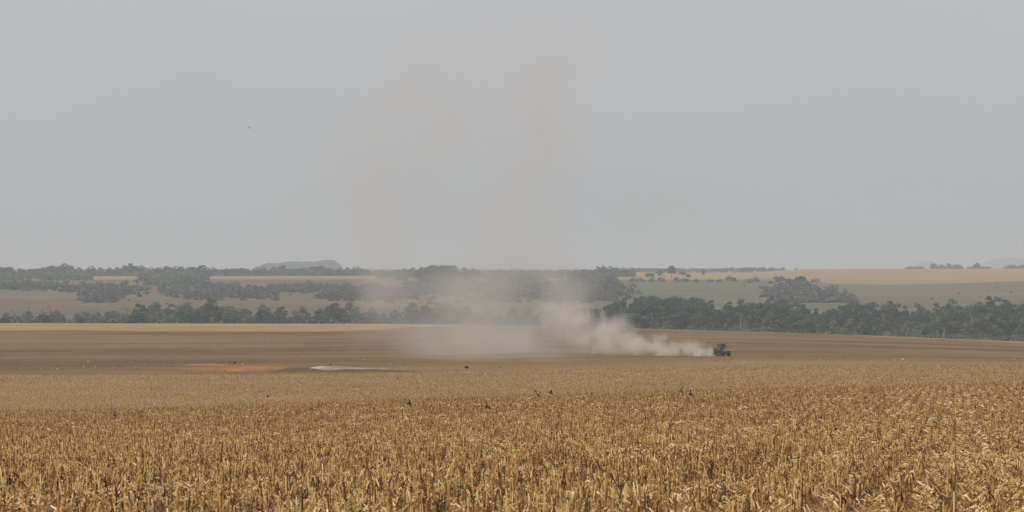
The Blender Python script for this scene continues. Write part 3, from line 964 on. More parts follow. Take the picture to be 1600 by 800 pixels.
VV, QQ, CC, TT = [], {}, None, []
base_i = 0
def push(V, faces, tint):
    global base_i
    VV.append(V)
    TT.append(tint)
    for F in faces:
        QQ.setdefault(F.shape[1], []).append(F + base_i)
    base_i += len(V)
for (Y0, Y1, sp, keep, sides, rad, hm, seed) in [(22, 60, 0.075, 0.97, 6, 0.0074, 0.19, 1), (60, 120, 0.085, 0.95, 4, 0.0078, 0.17, 2), (120, 228, 0.12, 0.92, 3, 0.010, 0.175, 3), (264, 432, 0.36, 0.75, 3, 0.018, 0.16, 4)]:
    V, quad, cap, tt, X, Yg, h, tint = stalks(Y0, Y1, sp, keep, sides, rad, hm, seed)
    push(V, [quad, cap], tt)
    if Y1 <= 60:                 # dry leaf sheaths hanging on the stalks
        r = np.random.default_rng(seed + 30)
        for rep in range(3 if Y1 == 60 else 1):
            ok = r.random(len(X)) < 0.6
            x_, y_, h_ = X[ok], Yg[ok], h[ok]
            n_ = len(x_)
            tl = np.clip(tint[ok] + r.normal(0.05, 0.2, n_), 0, 1)
            tl = np.where(r.random(n_) < 0.15, r.uniform(0, 0.2, n_), tl)
            V, F, t2 = strips(x_, y_, ground_z(x_, y_) + h_ * r.uniform(0.3, 0.95, n_), r.uniform(0.04, 0.16, n_), r.uniform(0.004, 0.015, n_), r.uniform(0, 6.28, n_), r.uniform(-0.08, 0.09, n_), tl, r.uniform(0.03, 0.2, n_), seed + 60 + rep)
            push(V, [F], t2)
stub = np_mesh('stubble', np.concatenate(VV), [np.concatenate(v) for v in QQ.values()], M['straw'], {'tint': np.concatenate(TT)})
o = link('stubble', stub)
tag(o, 'golden cut maize stubble standing in rows over the near field', 'stubble', None, 'stuff')

VV, QQ, TT, base_i = [], {}, [], 0
for (Y0, Y1, dens, ln, wd, seed) in [(20, 50, 420, (0.04, 0.24), (0.004, 0.016), 5), (50, 95, 170, (0.06, 0.30), (0.007, 0.022), 6), (95, 228, 24, (0.10, 0.36), (0.012, 0.035), 8), (264, 432, 0.6, (0.15, 0.35), (0.03, 0.05), 9)]:
    r = np.random.default_rng(seed)
    area = 0.2 * (Y1 ** 2 - Y0 ** 2)
    n_ = int(area * dens)
    Yg = np.sqrt(r.uniform(Y0 ** 2, Y1 ** 2, n_))
    X = r.uniform(-0.2, 0.2, n_) * Yg
    ok = r.random(n_) < np.clip(0.5 + 1.1 * GAP(X, Yg), 0.28, 1)
    fr = np.abs(((X - wander(X, Yg) - ROW_T * Yg) / ROW_S + 0.5) % 1.0 - 0.5)      # 0 on a row, 0.5 midway
    if Y1 < 250: ok &= (fr > 0.21) | (r.random(len(X)) < 0.12)
    X, Yg = X[ok], Yg[ok]
    n_ = len(X)
    tint = np.clip(r.normal(0.64, 0.22, n_), 0, 1)
    tint = np.where(r.random(n_) < 0.2, r.uniform(0, 0.25, n_), tint)
    V, F, t2 = strips(X, Yg, ground_z(X, Yg) + r.uniform(0.005, 0.05, n_), r.uniform(*ln, n_), r.uniform(*wd, n_), r.uniform(0, 6.28, n_), r.uniform(0.0, 0.07, n_), tint, r.uniform(-0.03, 0.07, n_), seed + 80)
    push(V, [F], t2)
o = link('straw_litter', np_mesh('straw_litter', np.concatenate(VV), [np.concatenate(v) for v in QQ.values()], M['litter'], {'tint': np.concatenate(TT)}))
tag(o, 'pale chopped straw and leaf litter lying between the stubble rows', 'straw', None, 'stuff')

# one green weed
mw = plain('weed_green', (0.07, 0.13, 0.03), 0.6, 0, 0.3, 20)
o = empty('weed', on_ground(535, 128))
tag(o, 'single small green weed growing in the straw stubble', 'weed')
mb = MB()
mb.tube([(0, 0, 0), (0.02, 0, 0.18), (0.0, 0.02, 0.33)], [0.012, 0.01, 0.006], 5)
mb.build('stem', mw, o)
rr = random.Random(4)
for k in range(11):
    a, zz = rr.uniform(0, 6.28), rr.uniform(0.12, 0.36)
    l_ = rr.uniform(0.10, 0.22)
    d = Vector((math.cos(a), math.sin(a), 0.35))
    s_ = Vector((-math.sin(a), math.cos(a), 0)) * 0.035
    p0 = Vector((0.01, 0.0, zz))
    mb = MB()
    mb.add([p0, p0 + d * l_ * .5 + s_, p0 + d * l_ - Vector((0, 0, .03)), p0 + d * l_ * .5 - s_], [(0, 1, 2, 3)])
    mb.build('leaf', mw, o)

# ------------------------------------------------------------------ tractor and disc harrow
PAINT = plain('dusty_tractor_paint', (0.10, 0.088, 0.068), 0.5, 0, 0.35, 3)
ROOF = plain('dark_cab_roof', (0.05, 0.043, 0.034), 0.55, 0, 0.25, 3)
BLACK = plain('black_steel', (0.03, 0.03, 0.03), 0.6, 0, 0.2, 4)
TYRE = plain('dusty_rubber', (0.045, 0.037, 0.028), 0.9, 0, 0.4, 5)
RIM = plain('pale_wheel_rim', (0.66, 0.58, 0.46), 0.6, 0, 0.2, 5)
STEEL = plain('worn_steel', (0.25, 0.22, 0.19), 0.5, 0.6, 0.3, 5)
LAMP = plain('headlamp_glass', (0.8, 0.8, 0.78), 0.15)
GL, t, b = new_mat('cab_glass')
b.inputs['Base Color'].default_value = (0.16, 0.15, 0.13, 1)
b.inputs['Roughness'].default_value = 0.35
b.inputs['Alpha'].default_value = 0.72

def wheel(parent, x, y, r_, w_, name):
    """y is the wheel's centre; the tyre carries its own lugs."""
    wh = bpy.data.objects.new(name, None)
    COL.objects.link(wh)
    wh.parent = parent
    wh.location = (x, y, r_)
    mb = MB()
    h = w_ / 2
    mb.lathe([(-h * .8, r_ * .56), (-h, r_ * .66), (-h, r_ * .86), (-h * .82, r_ * .95), (0, r_ * .97), (h * .82, r_ * .95), (h, r_ * .86), (h, r_ * .66), (h * .8, r_ * .56)], (0, 0, 0), 'y', 36)
    nl = 20
    for k in range(nl):
        for sgn in (-1, 1):
            a = 2 * math.pi * (k + (0.5 if sgn > 0 else 0)) / nl
            vs = []
            for yy, da in ((0.0, 0.10), (sgn * h * 0.98, -0.06)):
                for ra, dd in ((r_ * 0.94, -.05), (r_ * 0.94, .05), (r_ * 1.0, .035), (r_ * 1.0, -.035)):
                    vs.append((math.cos(a + da + dd) * ra, yy, math.sin(a + da + dd) * ra))
            mb.add(vs, [(0, 1, 2, 3), (7, 6, 5, 4), (0, 4, 5, 1), (1, 5, 6, 2), (2, 6, 7, 3), (3, 7, 4, 0)])
    mb.build('tyre', TYRE, wh)
    mb = MB()
    side = 1 if y > 0 else -1
    pr = [(-h * .7, r_ * .58), (-h * .7, r_ * .5), (side * h * .1 - .02, r_ * .42), (side * h * .1, r_ * .2), (side * h * .5, r_ * .16), (h * .72, r_ * .16)] if side > 0 else [(-h * .72, r_ * .16), (side * h * .5, r_ * .16), (side * h * .1, r_ * .2), (side * h * .1 + .02, r_ * .42), (h * .7, r_ * .5), (h * .7, r_ * .58)]
    mb.lathe(pr, (0, 0, 0), 'y', 28)
    mb.lathe([(-h * .85, r_ * .575), (-h * .85, r_ * .52), (h * .85, r_ * .52), (h * .85, r_ * .575)][0:2] + [(-h * .6, r_ * .50)], (0, 0, 0), 'y', 28)
    mb.lathe([(h * .6, r_ * .50), (h * .85, r_ * .52), (h * .85, r_ * .575)], (0, 0, 0), 'y', 28)
    mb.build('rim', RIM, wh)
    return wh

TPX_, TY_ = 1128.5, 640
tg = on_ground(TPX_, TY_)
HEAD = math.atan2(-math.cos(R(30)), math.sin(R(30)))       # it drives towards the camera's right
tr = empty('tractor', tg, HEAD)
tag(tr, 'dark farm tractor with boxy cab driving out of its own dust', 'tractor')
# local frame: +x forward, y to its left, z up; rear axle x=-1.15, front axle x=1.45
mb = MB()
mb.hexa([(-1.6, -.38, .72), (1.9, -.30, .62), (1.9, .30, .62), (-1.6, .38, .72), (-1.6, -.38, 1.15), (1.9, -.30, 1.0), (1.9, .30, 1.0), (-1.6, .38, 1.15)])
mb.tube([(-1.15, -.95, .86), (-1.15, .95, .86)], .17, 10)
mb.tube([(1.45, -.85, .62), (1.45, .85, .62)], .12, 10)
mb.build('chassis', BLACK, tr)
mb = MB()
sec = [(0.25, .46, 1.05, 1.80), (1.0, .44, 1.0, 1.74), (1.75, .40, .95, 1.62), (2.1, .33, .92, 1.45)]
vs = []
for x, hw, zb, zt in sec:
    vs += [(x, -hw, zb), (x, hw, zb), (x, hw, zt - .14), (x, hw * .72, zt), (x, -hw * .72, zt), (x, -hw, zt - .14)]
fs = [tuple(range(6)), tuple(range(23, 17, -1))]
for i in range(3):
    for k in range(6):
        fs.append((i * 6 + k, (i + 1) * 6 + k, (i + 1) * 6 + (k + 1) % 6, i * 6 + (k + 1) % 6))
mb.add(vs, fs)
hood = mb.build('hood', PAINT, tr)
mb = MB(); mb.box(2.10, 2.13, -.26, .26, .98, 1.28); mb.build('grille', BLACK, hood)
for s in (-1, 1):
    mb = MB(); mb.lathe([(0, .085), (.03, .09), (.05, .06)], (2.10, s * .2, 1.36), 'x', 14); mb.build('headlight', LAMP, hood)
# cab
cab = bpy.data.objects.new('cab', None); COL.objects.link(cab); cab.parent = tr
mb = MB()
mb.hexa([(-1.35, -.82, 1.15), (.22, -.72, 1.15), (.22, .72, 1.15), (-1.35, .82, 1.15), (-1.4, -.82, 1.62), (.22, -.74, 1.62), (.22, .74, 1.62), (-1.4, .82, 1.62)])
for (x, y, xt, yt) in ((.18, .70, .05, .72), (.18, -.70, .05, -.72), (-.62, .80, -.62, .76), (-.62, -.80, -.62, -.76), (-1.36, .78, -1.30, .74), (-1.36, -.78, -1.30, -.74)):
    mb.tube([(x, y, 1.6), (xt, yt, 2.78)], .045, 6)
mb.build('cab_frame', PAINT, cab)
mb = MB()
mb.hexa([(-1.5, -.84, 2.76), (.26, -.84, 2.76), (.26, .84, 2.76), (-1.5, .84, 2.76), (-1.4, -.74, 2.98), (.16, -.74, 2.98), (.16, .74, 2.98), (-1.4, .74, 2.98)])
mb.build('roof', ROOF, cab)
def pane(p):
    mb = MB()
    p = [Vector(q) for q in p]
    n_ = (p[1] - p[0]).cross(p[2] - p[0]).normalized() * 0.012
    mb.hexa([q - n_ for q in p] + [q + n_ for q in p])
    mb.build('window', GL, cab)
pane([(.17, -.66, 1.63), (.17, .66, 1.63), (.04, .68, 2.75), (.04, -.68, 2.75)])
pane([(-1.35, -.72, 1.63), (-1.35, .72, 1.63), (-1.30, .70, 2.75), (-1.30, -.70, 2.75)])
for s in (-1, 1):
    pane([(.12, s * .71, 1.63), (-.57, s * .79, 1.63), (-.57, s * .75, 2.75), (.02, s * .72, 2.75)])
    pane([(-.67, s * .79, 1.63), (-1.30, s * .79, 1.63), (-1.25, s * .74, 2.75), (-.67, s * .75, 2.75)])
mb = MB(); mb.box(-1.05, -.6, -.26, .26, 1.63, 1.78); mb.box(-1.12, -1.02, -.26, .26, 1.78, 2.3); mb.build('seat', BLACK, cab)
# driver
drv = MB()
def person_mesh():
    bmv = [(-.84, 0, 1.80), (-.86, 0, 2.05), (-.84, 0, 2.30), (-.82, 0, 2.40), (-.80, 0, 2.55), (-.86, .2, 2.28), (-.62, .26, 2.05), (-.36, .16, 2.08), (-.86, -.2, 2.28), (-.62, -.26, 2.05), (-.36, -.16, 2.08),
           (-.78, .1, 1.82), (-.42, .14, 1.84), (-.36, .14, 1.5), (-.78, -.1, 1.82), (-.42, -.14, 1.84), (-.36, -.14, 1.5)]
    ed = [(0, 1), (1, 2), (2, 3), (3, 4), (2, 5), (5, 6), (6, 7), (2, 8), (8, 9), (9, 10), (0, 11), (11, 12), (12, 13), (0, 14), (14, 15), (15, 16)]
    rd = [.16, .15, .14, .06, .105, .07, .05, .04, .07, .05, .04, .10, .075, .05, .10, .075, .05]
    me = bpy.data.meshes.new('person')
    me.from_pydata(bmv, ed, [])
    o = bpy.data.objects.new('person', me); COL.objects.link(o)
    md = o.modifiers.new('s', 'SKIN')
    for i, v in enumerate(me.skin_vertices[0].data):
        v.radius = (rd[i], rd[i]); v.use_root = (i == 0)
    o.modifiers.new('u', 'SUBSURF').levels = 1
    dg = bpy.context.evaluated_depsgraph_get()
    me2 = bpy.data.meshes.new_from_object(o.evaluated_get(dg))
    bpy.data.objects.remove(o)
    return me2
pm = person_mesh()
pm.materials.clear(); pm.materials.append(plain('dark_work_clothes', (0.06, 0.065, 0.08), 0.9))
po = link('person', pm); po.location = tg; po.rotation_euler = (0, 0, HEAD)
tag(po, 'dark-clad driver seated at the wheel inside the tractor cab', 'person')
mb = MB(); mb.lathe([(-.02, .17), (.0, .18), (.02, .17)], (-.28, 0, 2.02), 'x', 18); mb.tube([(-.28, 0, 2.02), (.05, 0, 1.75)], .03, 6); mb.build('steering_wheel', BLACK, cab)
for s in (-1, 1):                                             # fenders over the rear wheels
    mb = MB()
    vs, fs = [], []
    for k in range(9):
        a = R(10 + 150 * k / 8)
        for rr_, yy in ((1.0, .72), (1.0, 1.2), (1.04, 1.2), (1.04, .72)):
            vs.append((-1.15 + math.cos(a) * rr_, s * yy, .86 + math.sin(a) * rr_))
    for k in range(8):
        for q in range(4):
            fs.append((k * 4 + q, k * 4 + (q + 1) % 4, (k + 1) * 4 + (q + 1) % 4, (k + 1) * 4 + q))
    fs += [(0, 1, 2, 3), (35, 34, 33, 32)]
    mb.add(vs, fs); mb.build('fender', PAINT, tr)
    mb = MB(); mb.tube([(.1, s * .74, 2.3), (.2, s * 1.12, 2.34)], .02, 5); mb.box(.17, .21, s * 1.12 - .1, s * 1.12 + .1, 2.14, 2.5); mb.build('mirror', BLACK, tr)
    mb = MB(); mb.box(-.35, .05, s * .72 if s > 0 else -1.02, 1.02 if s > 0 else -.72, .5, .54); mb.box(-.35, .05, s * .72 if s > 0 else -1.02, 1.02 if s > 0 else -.72, .82, .86); mb.build('step', BLACK, tr)
    wheel(tr, -1.15, s * 1.0, .86, .52, 'rear_wheel')
    wheel(tr, 1.45, s * .86, .64, .44, 'front_wheel')
mb = MB(); mb.tube([(.62, -.52, 1.3), (.62, -.56, 1.7), (.62, -.56, 2.72), (.58, -.56, 2.86)], [.05, .075, .055, .05], 10); mb.build('exhaust_pipe', BLACK, tr)
mb = MB()
for k in range(8): mb.box(2.12, 2.42, -.36 + k * .092, -.36 + k * .092 + .08, .58, .92)
mb.build('front_weights', BLACK, tr)
mb = MB(); mb.tube([(-1.6, -.3, .7), (-2.2, -.1, .55)], .05, 6); mb.tube([(-1.6, .3, .7), (-2.2, .1, .55)], .05, 6); mb.build('drawbar_hitch', BLACK, tr)

tr.scale = (0.94, 0.94, 0.94)
po.scale = tr.scale
hd = Vector((math.cos(HEAD), math.sin(HEAD), 0))
hp = tg - hd * 4.6
hp.z = float(ground_z(hp.x, hp.y))
hw = empty('disc_harrow', hp, HEAD)
tag(hw, 'disc harrow towed behind the tractor, half lost in dust', 'harrow')
mb = MB()
for x in (-1.3, .0, 1.1): mb.tube([(x, -1.7, .82), (x, 1.7, .82)], .07, 6)
for y in (-1.2, 0, 1.2): mb.tube([(-1.3, y, .82), (1.1, y, .82)], .06, 6)
mb.tube([(1.1, -.9, .82), (2.35, 0, .6)], .06, 6); mb.tube([(1.1, .9, .82), (2.35, 0, .6)], .06, 6)
mb.build('frame', STEEL, hw)
for x, sk in ((1.0, .22), (-1.2, -.22)):
    for s in (-1, 1):
        mb = MB()
        mb.tube([(x - sk, s * .15, .33), (x + sk, s * 1.85, .33)], .04, 6)
        for k in range(8):
            u = (k + .5) / 8
            mb.lathe([(-.035, .02), (-.012, .2), (.02, .33), (.032, .33), (0, .2), (-.02, .02)], (x - sk + 2 * sk * u, s * (.15 + 1.7 * u), .33), 'y', 18)
        for u in (.2, .8): mb.tube([(x - sk + 2 * sk * u, s * (.15 + 1.7 * u), .33), (x - sk + 2 * sk * u, s * (.15 + 1.7 * u), .82)], .035, 5)
        mb.build('disc_gang', STEEL, hw)
for s in (-1, 1): wheel(hw, -.15, s * .62, .34, .2, 'transport_wheel')

# ------------------------------------------------------------------ pale stones and dark tufts on the tilled field
STONE = plain('pale_stone', (0.62, 0.58, 0.52), 0.85, 0, 0.15, 5)
def rock(px, y, size, label, group, mat, name, cat, lo=440, hi=1290):
    Y = depth_of(px, y, lo, hi)
    g = on_ground(px, Y)
    r = random.Random(int(px * 7 + y))
    mb = MB()
    vs, fs = [], []
    nu, nv = 10, 6
    for i in range(nv + 1):
        ph = math.pi * i / nv
        for k in range(nu):
            th = 2 * math.pi * k / nu
            q = 1 + r.uniform(-.18, .18)
            vs.append((math.sin(ph) * math.cos(th) * size * q, math.sin(ph) * math.sin(th) * size * .8 * q, (math.cos(ph) * .6 + .45) * size * q))
    for i in range(nv):
        for k in range(nu):
            fs.append((i * nu + k, (i + 1) * nu + k, (i + 1) * nu + (k + 1) % nu, i * nu + (k + 1) % nu))
    mb.add(vs, fs)
    o = mb.build(name, mat)
    o.location = g
    tag(o, label, cat, group)
    return o
for px, y, sz, lab in [(90, 577.5, .16, 'pale stone on the tilled field near its lower left edge'), (131, 574, .14, 'tiny pale stone on brown earth right of the lower left stone'), (137.5, 565, .17, 'pale stone on brown earth above the tiny lower left one'),
                       (379, 570.5, .2, 'pale stone lying beside the two dark tufts on the mound'), (418, 535, .18, 'lone pale stone far out on the left tilled field'), (1411, 562, .26, 'brightest pale stone on the tilled field at far right'),
                       (1163, 566.5, .15, 'pale stone on the field just below right of the tractor'), (1159, 568.5, .11, 'smaller pale stone beside the one below the tractor'), (1398, 563.5, .14, 'small pale stone left of the brightest one at far right'),
                       (1585, 561, .15, 'pale stone on the tilled field near the right edge'), (610, 568, .16, 'pale stone on the field right of the white heap'), (569, 562, .14, 'pale stone on the field above the white heap')]:
    rock(px, y, sz, lab, 'pale stones on the tilled field', STONE, 'stone', 'stone')
r = np.random.default_rng(77)
n_ = 9000
Yc_ = np.exp(r.uniform(math.log(436), math.log(900), n_))
Xc_ = r.uniform(-0.2, 0.2, n_) * Yc_
keep_ = r.random(n_) < np.clip(0.5 + 1.2 * bump2(Xc_, Yc_ * 0.6, 0.11, 78), 0.05, 1)
Xc_, Yc_ = Xc_[keep_], Yc_[keep_]
n_ = len(Xc_)
sz_ = np.clip(r.lognormal(-2.75, 0.45, n_), 0.03, 0.17)
octa = np.array([(1, 0, 0), (0, 1, 0), (-1, 0, 0), (0, -1, 0), (0, 0, 0.8), (0, 0, -0.5)], float)
Vc = np.stack([Xc_, Yc_, ground_z(Xc_, Yc_)], -1)[:, None] + octa[None] * sz_[:, None, None] * r.uniform(0.7, 1.3, (n_, 6, 1))
Fc = np.array([(0, 1, 4), (1, 2, 4), (2, 3, 4), (3, 0, 4), (1, 0, 5), (2, 1, 5), (3, 2, 5), (0, 3, 5)])[None] + (np.arange(n_) * 6)[:, None, None]
tc_ = np.where(r.random(n_) < 0.2, r.uniform(0.75, 1, n_), r.uniform(0.0, 0.7, n_))
mc = attr_mat('earth_clods', [(0, (0.085, 0.053, 0.027)), (0.7, (0.19, 0.12, 0.058)), (0.75, (0.36, 0.25, 0.12)), (1, (0.5, 0.42, 0.3))], 0.95, spec=0.05)
o = link('soil_clods', np_mesh('soil_clods', Vc.reshape(-1, 3), [Fc.reshape(-1, 3)], mc, {'tint': np.repeat(tc_, 6)}))
tag(o, 'small earth clods and straw scraps strewn over the ploughed field', 'clods', None, 'stuff')
CLOD = plain('dark_clod', (0.03, 0.024, 0.016), 0.95, 0, 0.3, 6)
for px, y, sz, lab in [(359.5, 567.5, .24, 'smaller left one of two dark clods on the orange mound'), (366.5, 568, .34, 'larger right one of two dark clods on the orange mound'), (516.5, 570.5, .2, 'dark clod just behind the white heap'),
                       (729, 575.5, .36, 'dark brown clod lying alone on the field below the dust'), (490, 581, .2, 'dark clod at the foot of the dark bank')]:
    rock(px, y, sz, lab, 'dark clods on the tilled field', CLOD, 'clod', 'clod')

# ------------------------------------------------------------------ birds
FEATH = plain('dark_feathers', (0.022, 0.018, 0.015), 0.7)
def bird(px, y, Y, span, yaw, roll, lift, label, group):
    o = empty('bird', at(px, y, Y), yaw)
    o.rotation_euler = (R(roll), R(random.uniform(-12, 12)), yaw)
    k = span
    mb = MB()
    mb.tube([(.30 * k, 0, 0), (.26 * k, 0, .01 * k), (.18 * k, 0, .015 * k), (.05 * k, 0, 0), (-.14 * k, 0, -.005 * k), (-.26 * k, 0, 0)], [.006 * k, .05 * k, .07 * k, .11 * k, .085 * k, .03 * k], 9)
    mb.build('body', FEATH, o)
    mb = MB()
    mb.add([(-.22 * k, -.03 * k, .004 * k), (-.22 * k, .03 * k, .004 * k), (-.42 * k, .1 * k, 0), (-.37 * k, 0, 0), (-.42 * k, -.1 * k, 0),
            (-.22 * k, -.03 * k, -.004 * k), (-.22 * k, .03 * k, -.004 * k), (-.42 * k, .1 * k, -.004 * k), (-.37 * k, 0, -.004 * k), (-.42 * k, -.1 * k, -.004 * k)],
           [(0, 1, 2, 3, 4), (9, 8, 7, 6, 5), (0, 5, 6, 1), (1, 6, 7, 2), (2, 7, 8, 3), (3, 8, 9, 4), (4, 9, 5, 0)])
    mb.build('tail', FEATH, o)
    for s in (-1, 1):
        mb = MB()
        a1, a2 = R(lift), R(lift * .35 - 8)
        st = [(0.0, .12, -.10, 0.0)]
        p1 = (.24 * math.cos(a1), .24 * math.sin(a1))
        p2 = (p1[0] + .28 * math.cos(a2), p1[1] + .28 * math.sin(a2))
        ring = [(.13, -.09, .05, .02), (.15, -.05, p1[0] + .04, p1[1] + .02), (-.06, -.11, p2[0] + .04, p2[1] + .02)]
        vs = []
        for xf, xb, yy, zz in ring:
            for xx in (xf, xb):
                vs += [(xx * k, s * yy * k, (zz + .008) * k), (xx * k, s * yy * k, (zz - .008) * k)]
        fs = []
        for i in range(2):
            b0, b1 = i * 4, (i + 1) * 4
            fs += [(b0, b1, b1 + 2, b0 + 2), (b0 + 1, b0 + 3, b1 + 3, b1 + 1), (b0, b0 + 1, b1 + 1, b1), (b0 + 2, b1 + 2, b1 + 3, b0 + 3)]
        fs += [(0, 2, 3, 1), (8, 9, 11, 10)]
        mb.add(vs, fs)
        mb.build('wing', FEATH, o)
    tag(o, label, 'bird', group)
G = 'dark birds flying low over the stubble'
bird(389.6, 199.6, 260, .30, R(150), 35, 35, 'tiny dark bird alone high in the grey sky', None)
bird(418.6, 619.2, 120, 0.41, R(-80), 4, 28, 'dark bird with both wings arched, leftmost low over the stubble', G)
bird(638.8, 630.5, 112, 0.38, R(40), 70, 55, 'slim dark bird banking over the stubble, left of the biggest bird', G)
bird(760.0, 635.0, 105, 0.45, R(120), 60, 50, 'biggest dark bird diving over the stubble at the photo centre', G)
bird(841.0, 617.5, 118, 0.41, R(75), -12, 60, 'dark bird with raised spread wings in the central trio', G)
bird(836.5, 611.0, 122, 0.21, R(60), 40, 40, 'smallest dark bird just above the spread-winged one', G)
bird(860.5, 614.0, 118, 0.30, R(200), -55, 55, 'dark bird tilted on one wing, rightmost of the central trio', G)
bird(1063.5, 610.5, 118, 0.33, R(130), 70, 50, 'upper left bird of the pair low over the right stubble', G)
bird(1078.3, 615.5, 115, 0.36, R(130), 75, 50, 'lower right bird of the pair low over the right stubble', G)
bird(179.0, 648.5, 92, 0.27, R(140), 60, 45, 'dark bird skimming the stubble far to the left', G)

# ------------------------------------------------------------------ dust raised by the tractor
def dust(name, blobs, col, aniso, nscale, ndetail, distort, lo, hi, gain, label, voxel, step):
    """blobs: (px, y, Y, rx_px, ry_px, depth radius in m, density per m). A closed hull that follows them holds an uneven volume."""
    B = []
    for px, y, Y, rx, ry, rd, dn in blobs:
        c = at(px, y, Y)
        B.append((c, Vector((rx / FPX * Y, rd, ry / FPX * Y)), dn))
    import bmesh
    bmh = bmesh.new()
    for c, r_, dn in B:
        bmesh.ops.create_icosphere(bmh, subdivisions=3, radius=1.0, matrix=Matrix.Translation(c) @ Matrix.Diagonal((*(r_ * 1.08 + Vector((distort, distort, distort)) * 0.6), 1)))
    me = bpy.data.meshes.new(name)
    bmh.to_mesh(me); bmh.free()
    o = bpy.data.objects.new(name, me); COL.objects.link(o)
    rm = o.modifiers.new('r', 'REMESH'); rm.mode = 'VOXEL'; rm.voxel_size = voxel
    dg = bpy.context.evaluated_depsgraph_get()
    me2 = bpy.data.meshes.new_from_object(o.evaluated_get(dg))
    bpy.data.objects.remove(o)
    o = link(name, me2)
    m = bpy.data.materials.new(name); m.use_nodes = True
    t = m.node_tree; t.nodes.clear()
    L = t.links.new
    outn = t.nodes.new('ShaderNodeOutputMaterial')
    pv = t.nodes.new('ShaderNodeVolumePrincipled')
    pv.inputs['Color'].default_value = (*col, 1)
    pv.inputs['Anisotropy'].default_value = aniso
    L(pv.outputs[0], outn.inputs['Volume'])
    p = position(t)
    nz = t.nodes.new('ShaderNodeTexNoise')
    nz.inputs['Scale'].default_value = nscale * 0.8; nz.inputs['Detail'].default_value = 2
    L(p, nz.inputs['Vector'])
    sb = t.nodes.new('ShaderNodeVectorMath'); sb.operation = 'SUBTRACT'; L(nz.outputs['Color'], sb.inputs[0]); sb.inputs[1].default_value = (.5, .5, .5)
    sc_ = t.nodes.new('ShaderNodeVectorMath'); sc_.operation = 'SCALE'; L(sb.outputs[0], sc_.inputs[0]); sc_.inputs['Scale'].default_value = distort * 4
    ad = t.nodes.new('ShaderNodeVectorMath'); ad.operation = 'ADD'; L(p, ad.inputs[0]); L(sc_.outputs[0], ad.inputs[1])
    pd = ad.outputs[0]
    tot = None
    for c, r_, dn in B:
        s1 = t.nodes.new('ShaderNodeVectorMath'); s1.operation = 'SUBTRACT'; L(pd, s1.inputs[0]); s1.inputs[1].default_value = c
        s2 = t.nodes.new('ShaderNodeVectorMath'); s2.operation = 'DIVIDE'; L(s1.outputs[0], s2.inputs[0]); s2.inputs[1].default_value = r_
        s3 = t.nodes.new('ShaderNodeVectorMath'); s3.operation = 'LENGTH'; L(s2.outputs[0], s3.inputs[0])
        v = maprange(t, s3.outputs['Value'], 1.0, 0.1, 0.0, dn, True)
        tot = v if tot is None else math_n(t, 'ADD', tot, v)
    f = noise(t, p, nscale, ndetail, 0.6, 0.5)
    f = maprange(t, f, lo, hi, 0.12, 1.6)
    L(math_n(t, 'MULTIPLY', math_n(t, 'MULTIPLY', tot, f), gain), pv.inputs['Density'])
    me2.materials.clear(); me2.materials.append(m)
    try:
        m.cycles.volume_step_rate = step
    except Exception:
        pass
    tag(o, label, 'dust cloud', None, 'stuff')
    return o

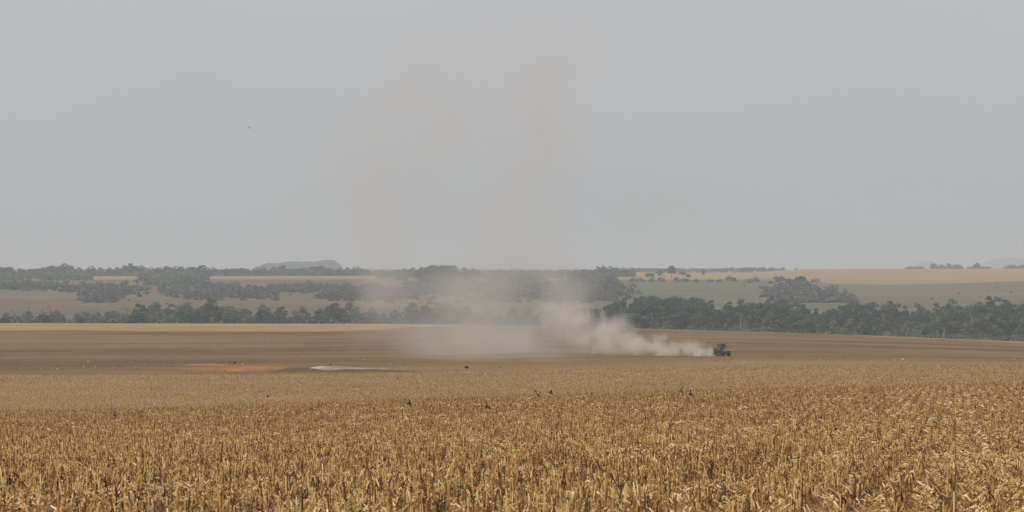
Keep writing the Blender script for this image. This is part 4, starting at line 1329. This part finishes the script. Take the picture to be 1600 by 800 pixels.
DUSTC = (0.92, 0.855, 0.76)
dust('dust_plume', [
    (1114, 554, 637.5, 9, 7, 2.2, .34), (1111, 553, 640, 11, 8, 2.5, .42), (1115, 547, 644, 10, 11, 2.5, .34), (1098, 552, 640, 18, 10, 3, .40), (1085, 547, 648, 28, 15, 4, .30), (1058, 545, 652, 32, 17, 5, .26), (1028, 545, 658, 34, 17, 6, .24), (1000, 543, 662, 38, 21, 8, .22), (1035, 528, 662, 17, 11, 4, .18),
    (968, 538, 668, 46, 26, 10, .165), (962, 514, 670, 42, 32, 9, .13), (930, 533, 675, 60, 30, 14, .12), (905, 506, 680, 48, 38, 13, .11), (878, 498, 685, 58, 46, 16, .075)],
     DUSTC, 0.0, 0.30, 5, 1.5, 0.40, 0.63, 1.0, 'thick tan dust plume trailing left from behind the tractor', 1.1, 0.3)
dust('dust_veil', [
    (850, 520, 690, 105, 46, 28, .024), (790, 520, 690, 120, 52, 40, .0145), (720, 514, 695, 120, 60, 42, .0125), (660, 524, 690, 100, 52, 40, .010), (580, 510, 690, 90, 60, 40, .004), (740, 550, 620, 180, 40, 60, .0065), (860, 550, 645, 120, 30, 36, .009), (800, 566, 560, 170, 24, 60, .0045),
    (880, 458, 700, 72, 60, 24, .028), (770, 466, 705, 120, 72, 34, .022), (690, 462, 710, 100, 68, 34, .018), (610, 456, 716, 66, 66, 30, .016), (860, 420, 708, 85, 80, 26, .012), (740, 425, 714, 130, 80, 30, .009),
    (590, 375, 720, 90, 110, 28, .0130), (570, 270, 722, 90, 160, 28, .0105), (660, 230, 718, 130, 220, 30, .0080), (805, 360, 714, 110, 130, 30, .0140), (840, 230, 714, 110, 190, 30, .0105), (880, 100, 712, 110, 180, 30, .0085), (720, 100, 714, 210, 190, 32, .0062), (1010, 300, 712, 140, 180, 28, .0022), (480, 330, 716, 110, 160, 28, .0022)],
     (0.86, 0.81, 0.74), 0.0, 0.075, 5, 4.5, 0.36, 0.64, 1.0, 'thin tall veil of brownish dust drifting up the sky', 2.6, 0.8)

# ------------------------------------------------------------------ haze
mb = MB()
mb.box(-9000, 9000, -120, 27000, -62, 82)
me = bpy.data.meshes.new('haze'); me.from_pydata(mb.v, [], mb.f)
hz = link('haze', me)
hz['kind'] = 'stuff'
m = bpy.data.materials.new('haze'); m.use_nodes = True
t = m.node_tree; t.nodes.clear()
outn = t.nodes.new('ShaderNodeOutputMaterial'); pv = t.nodes.new('ShaderNodeVolumePrincipled')
pv.inputs['Color'].default_value = (0.725, 0.80, 0.885, 1)
pv.inputs['Density'].default_value = 1.6e-4
pv.inputs['Anisotropy'].default_value = 0.0
t.links.new(pv.outputs[0], outn.inputs['Volume'])
me.materials.append(m)
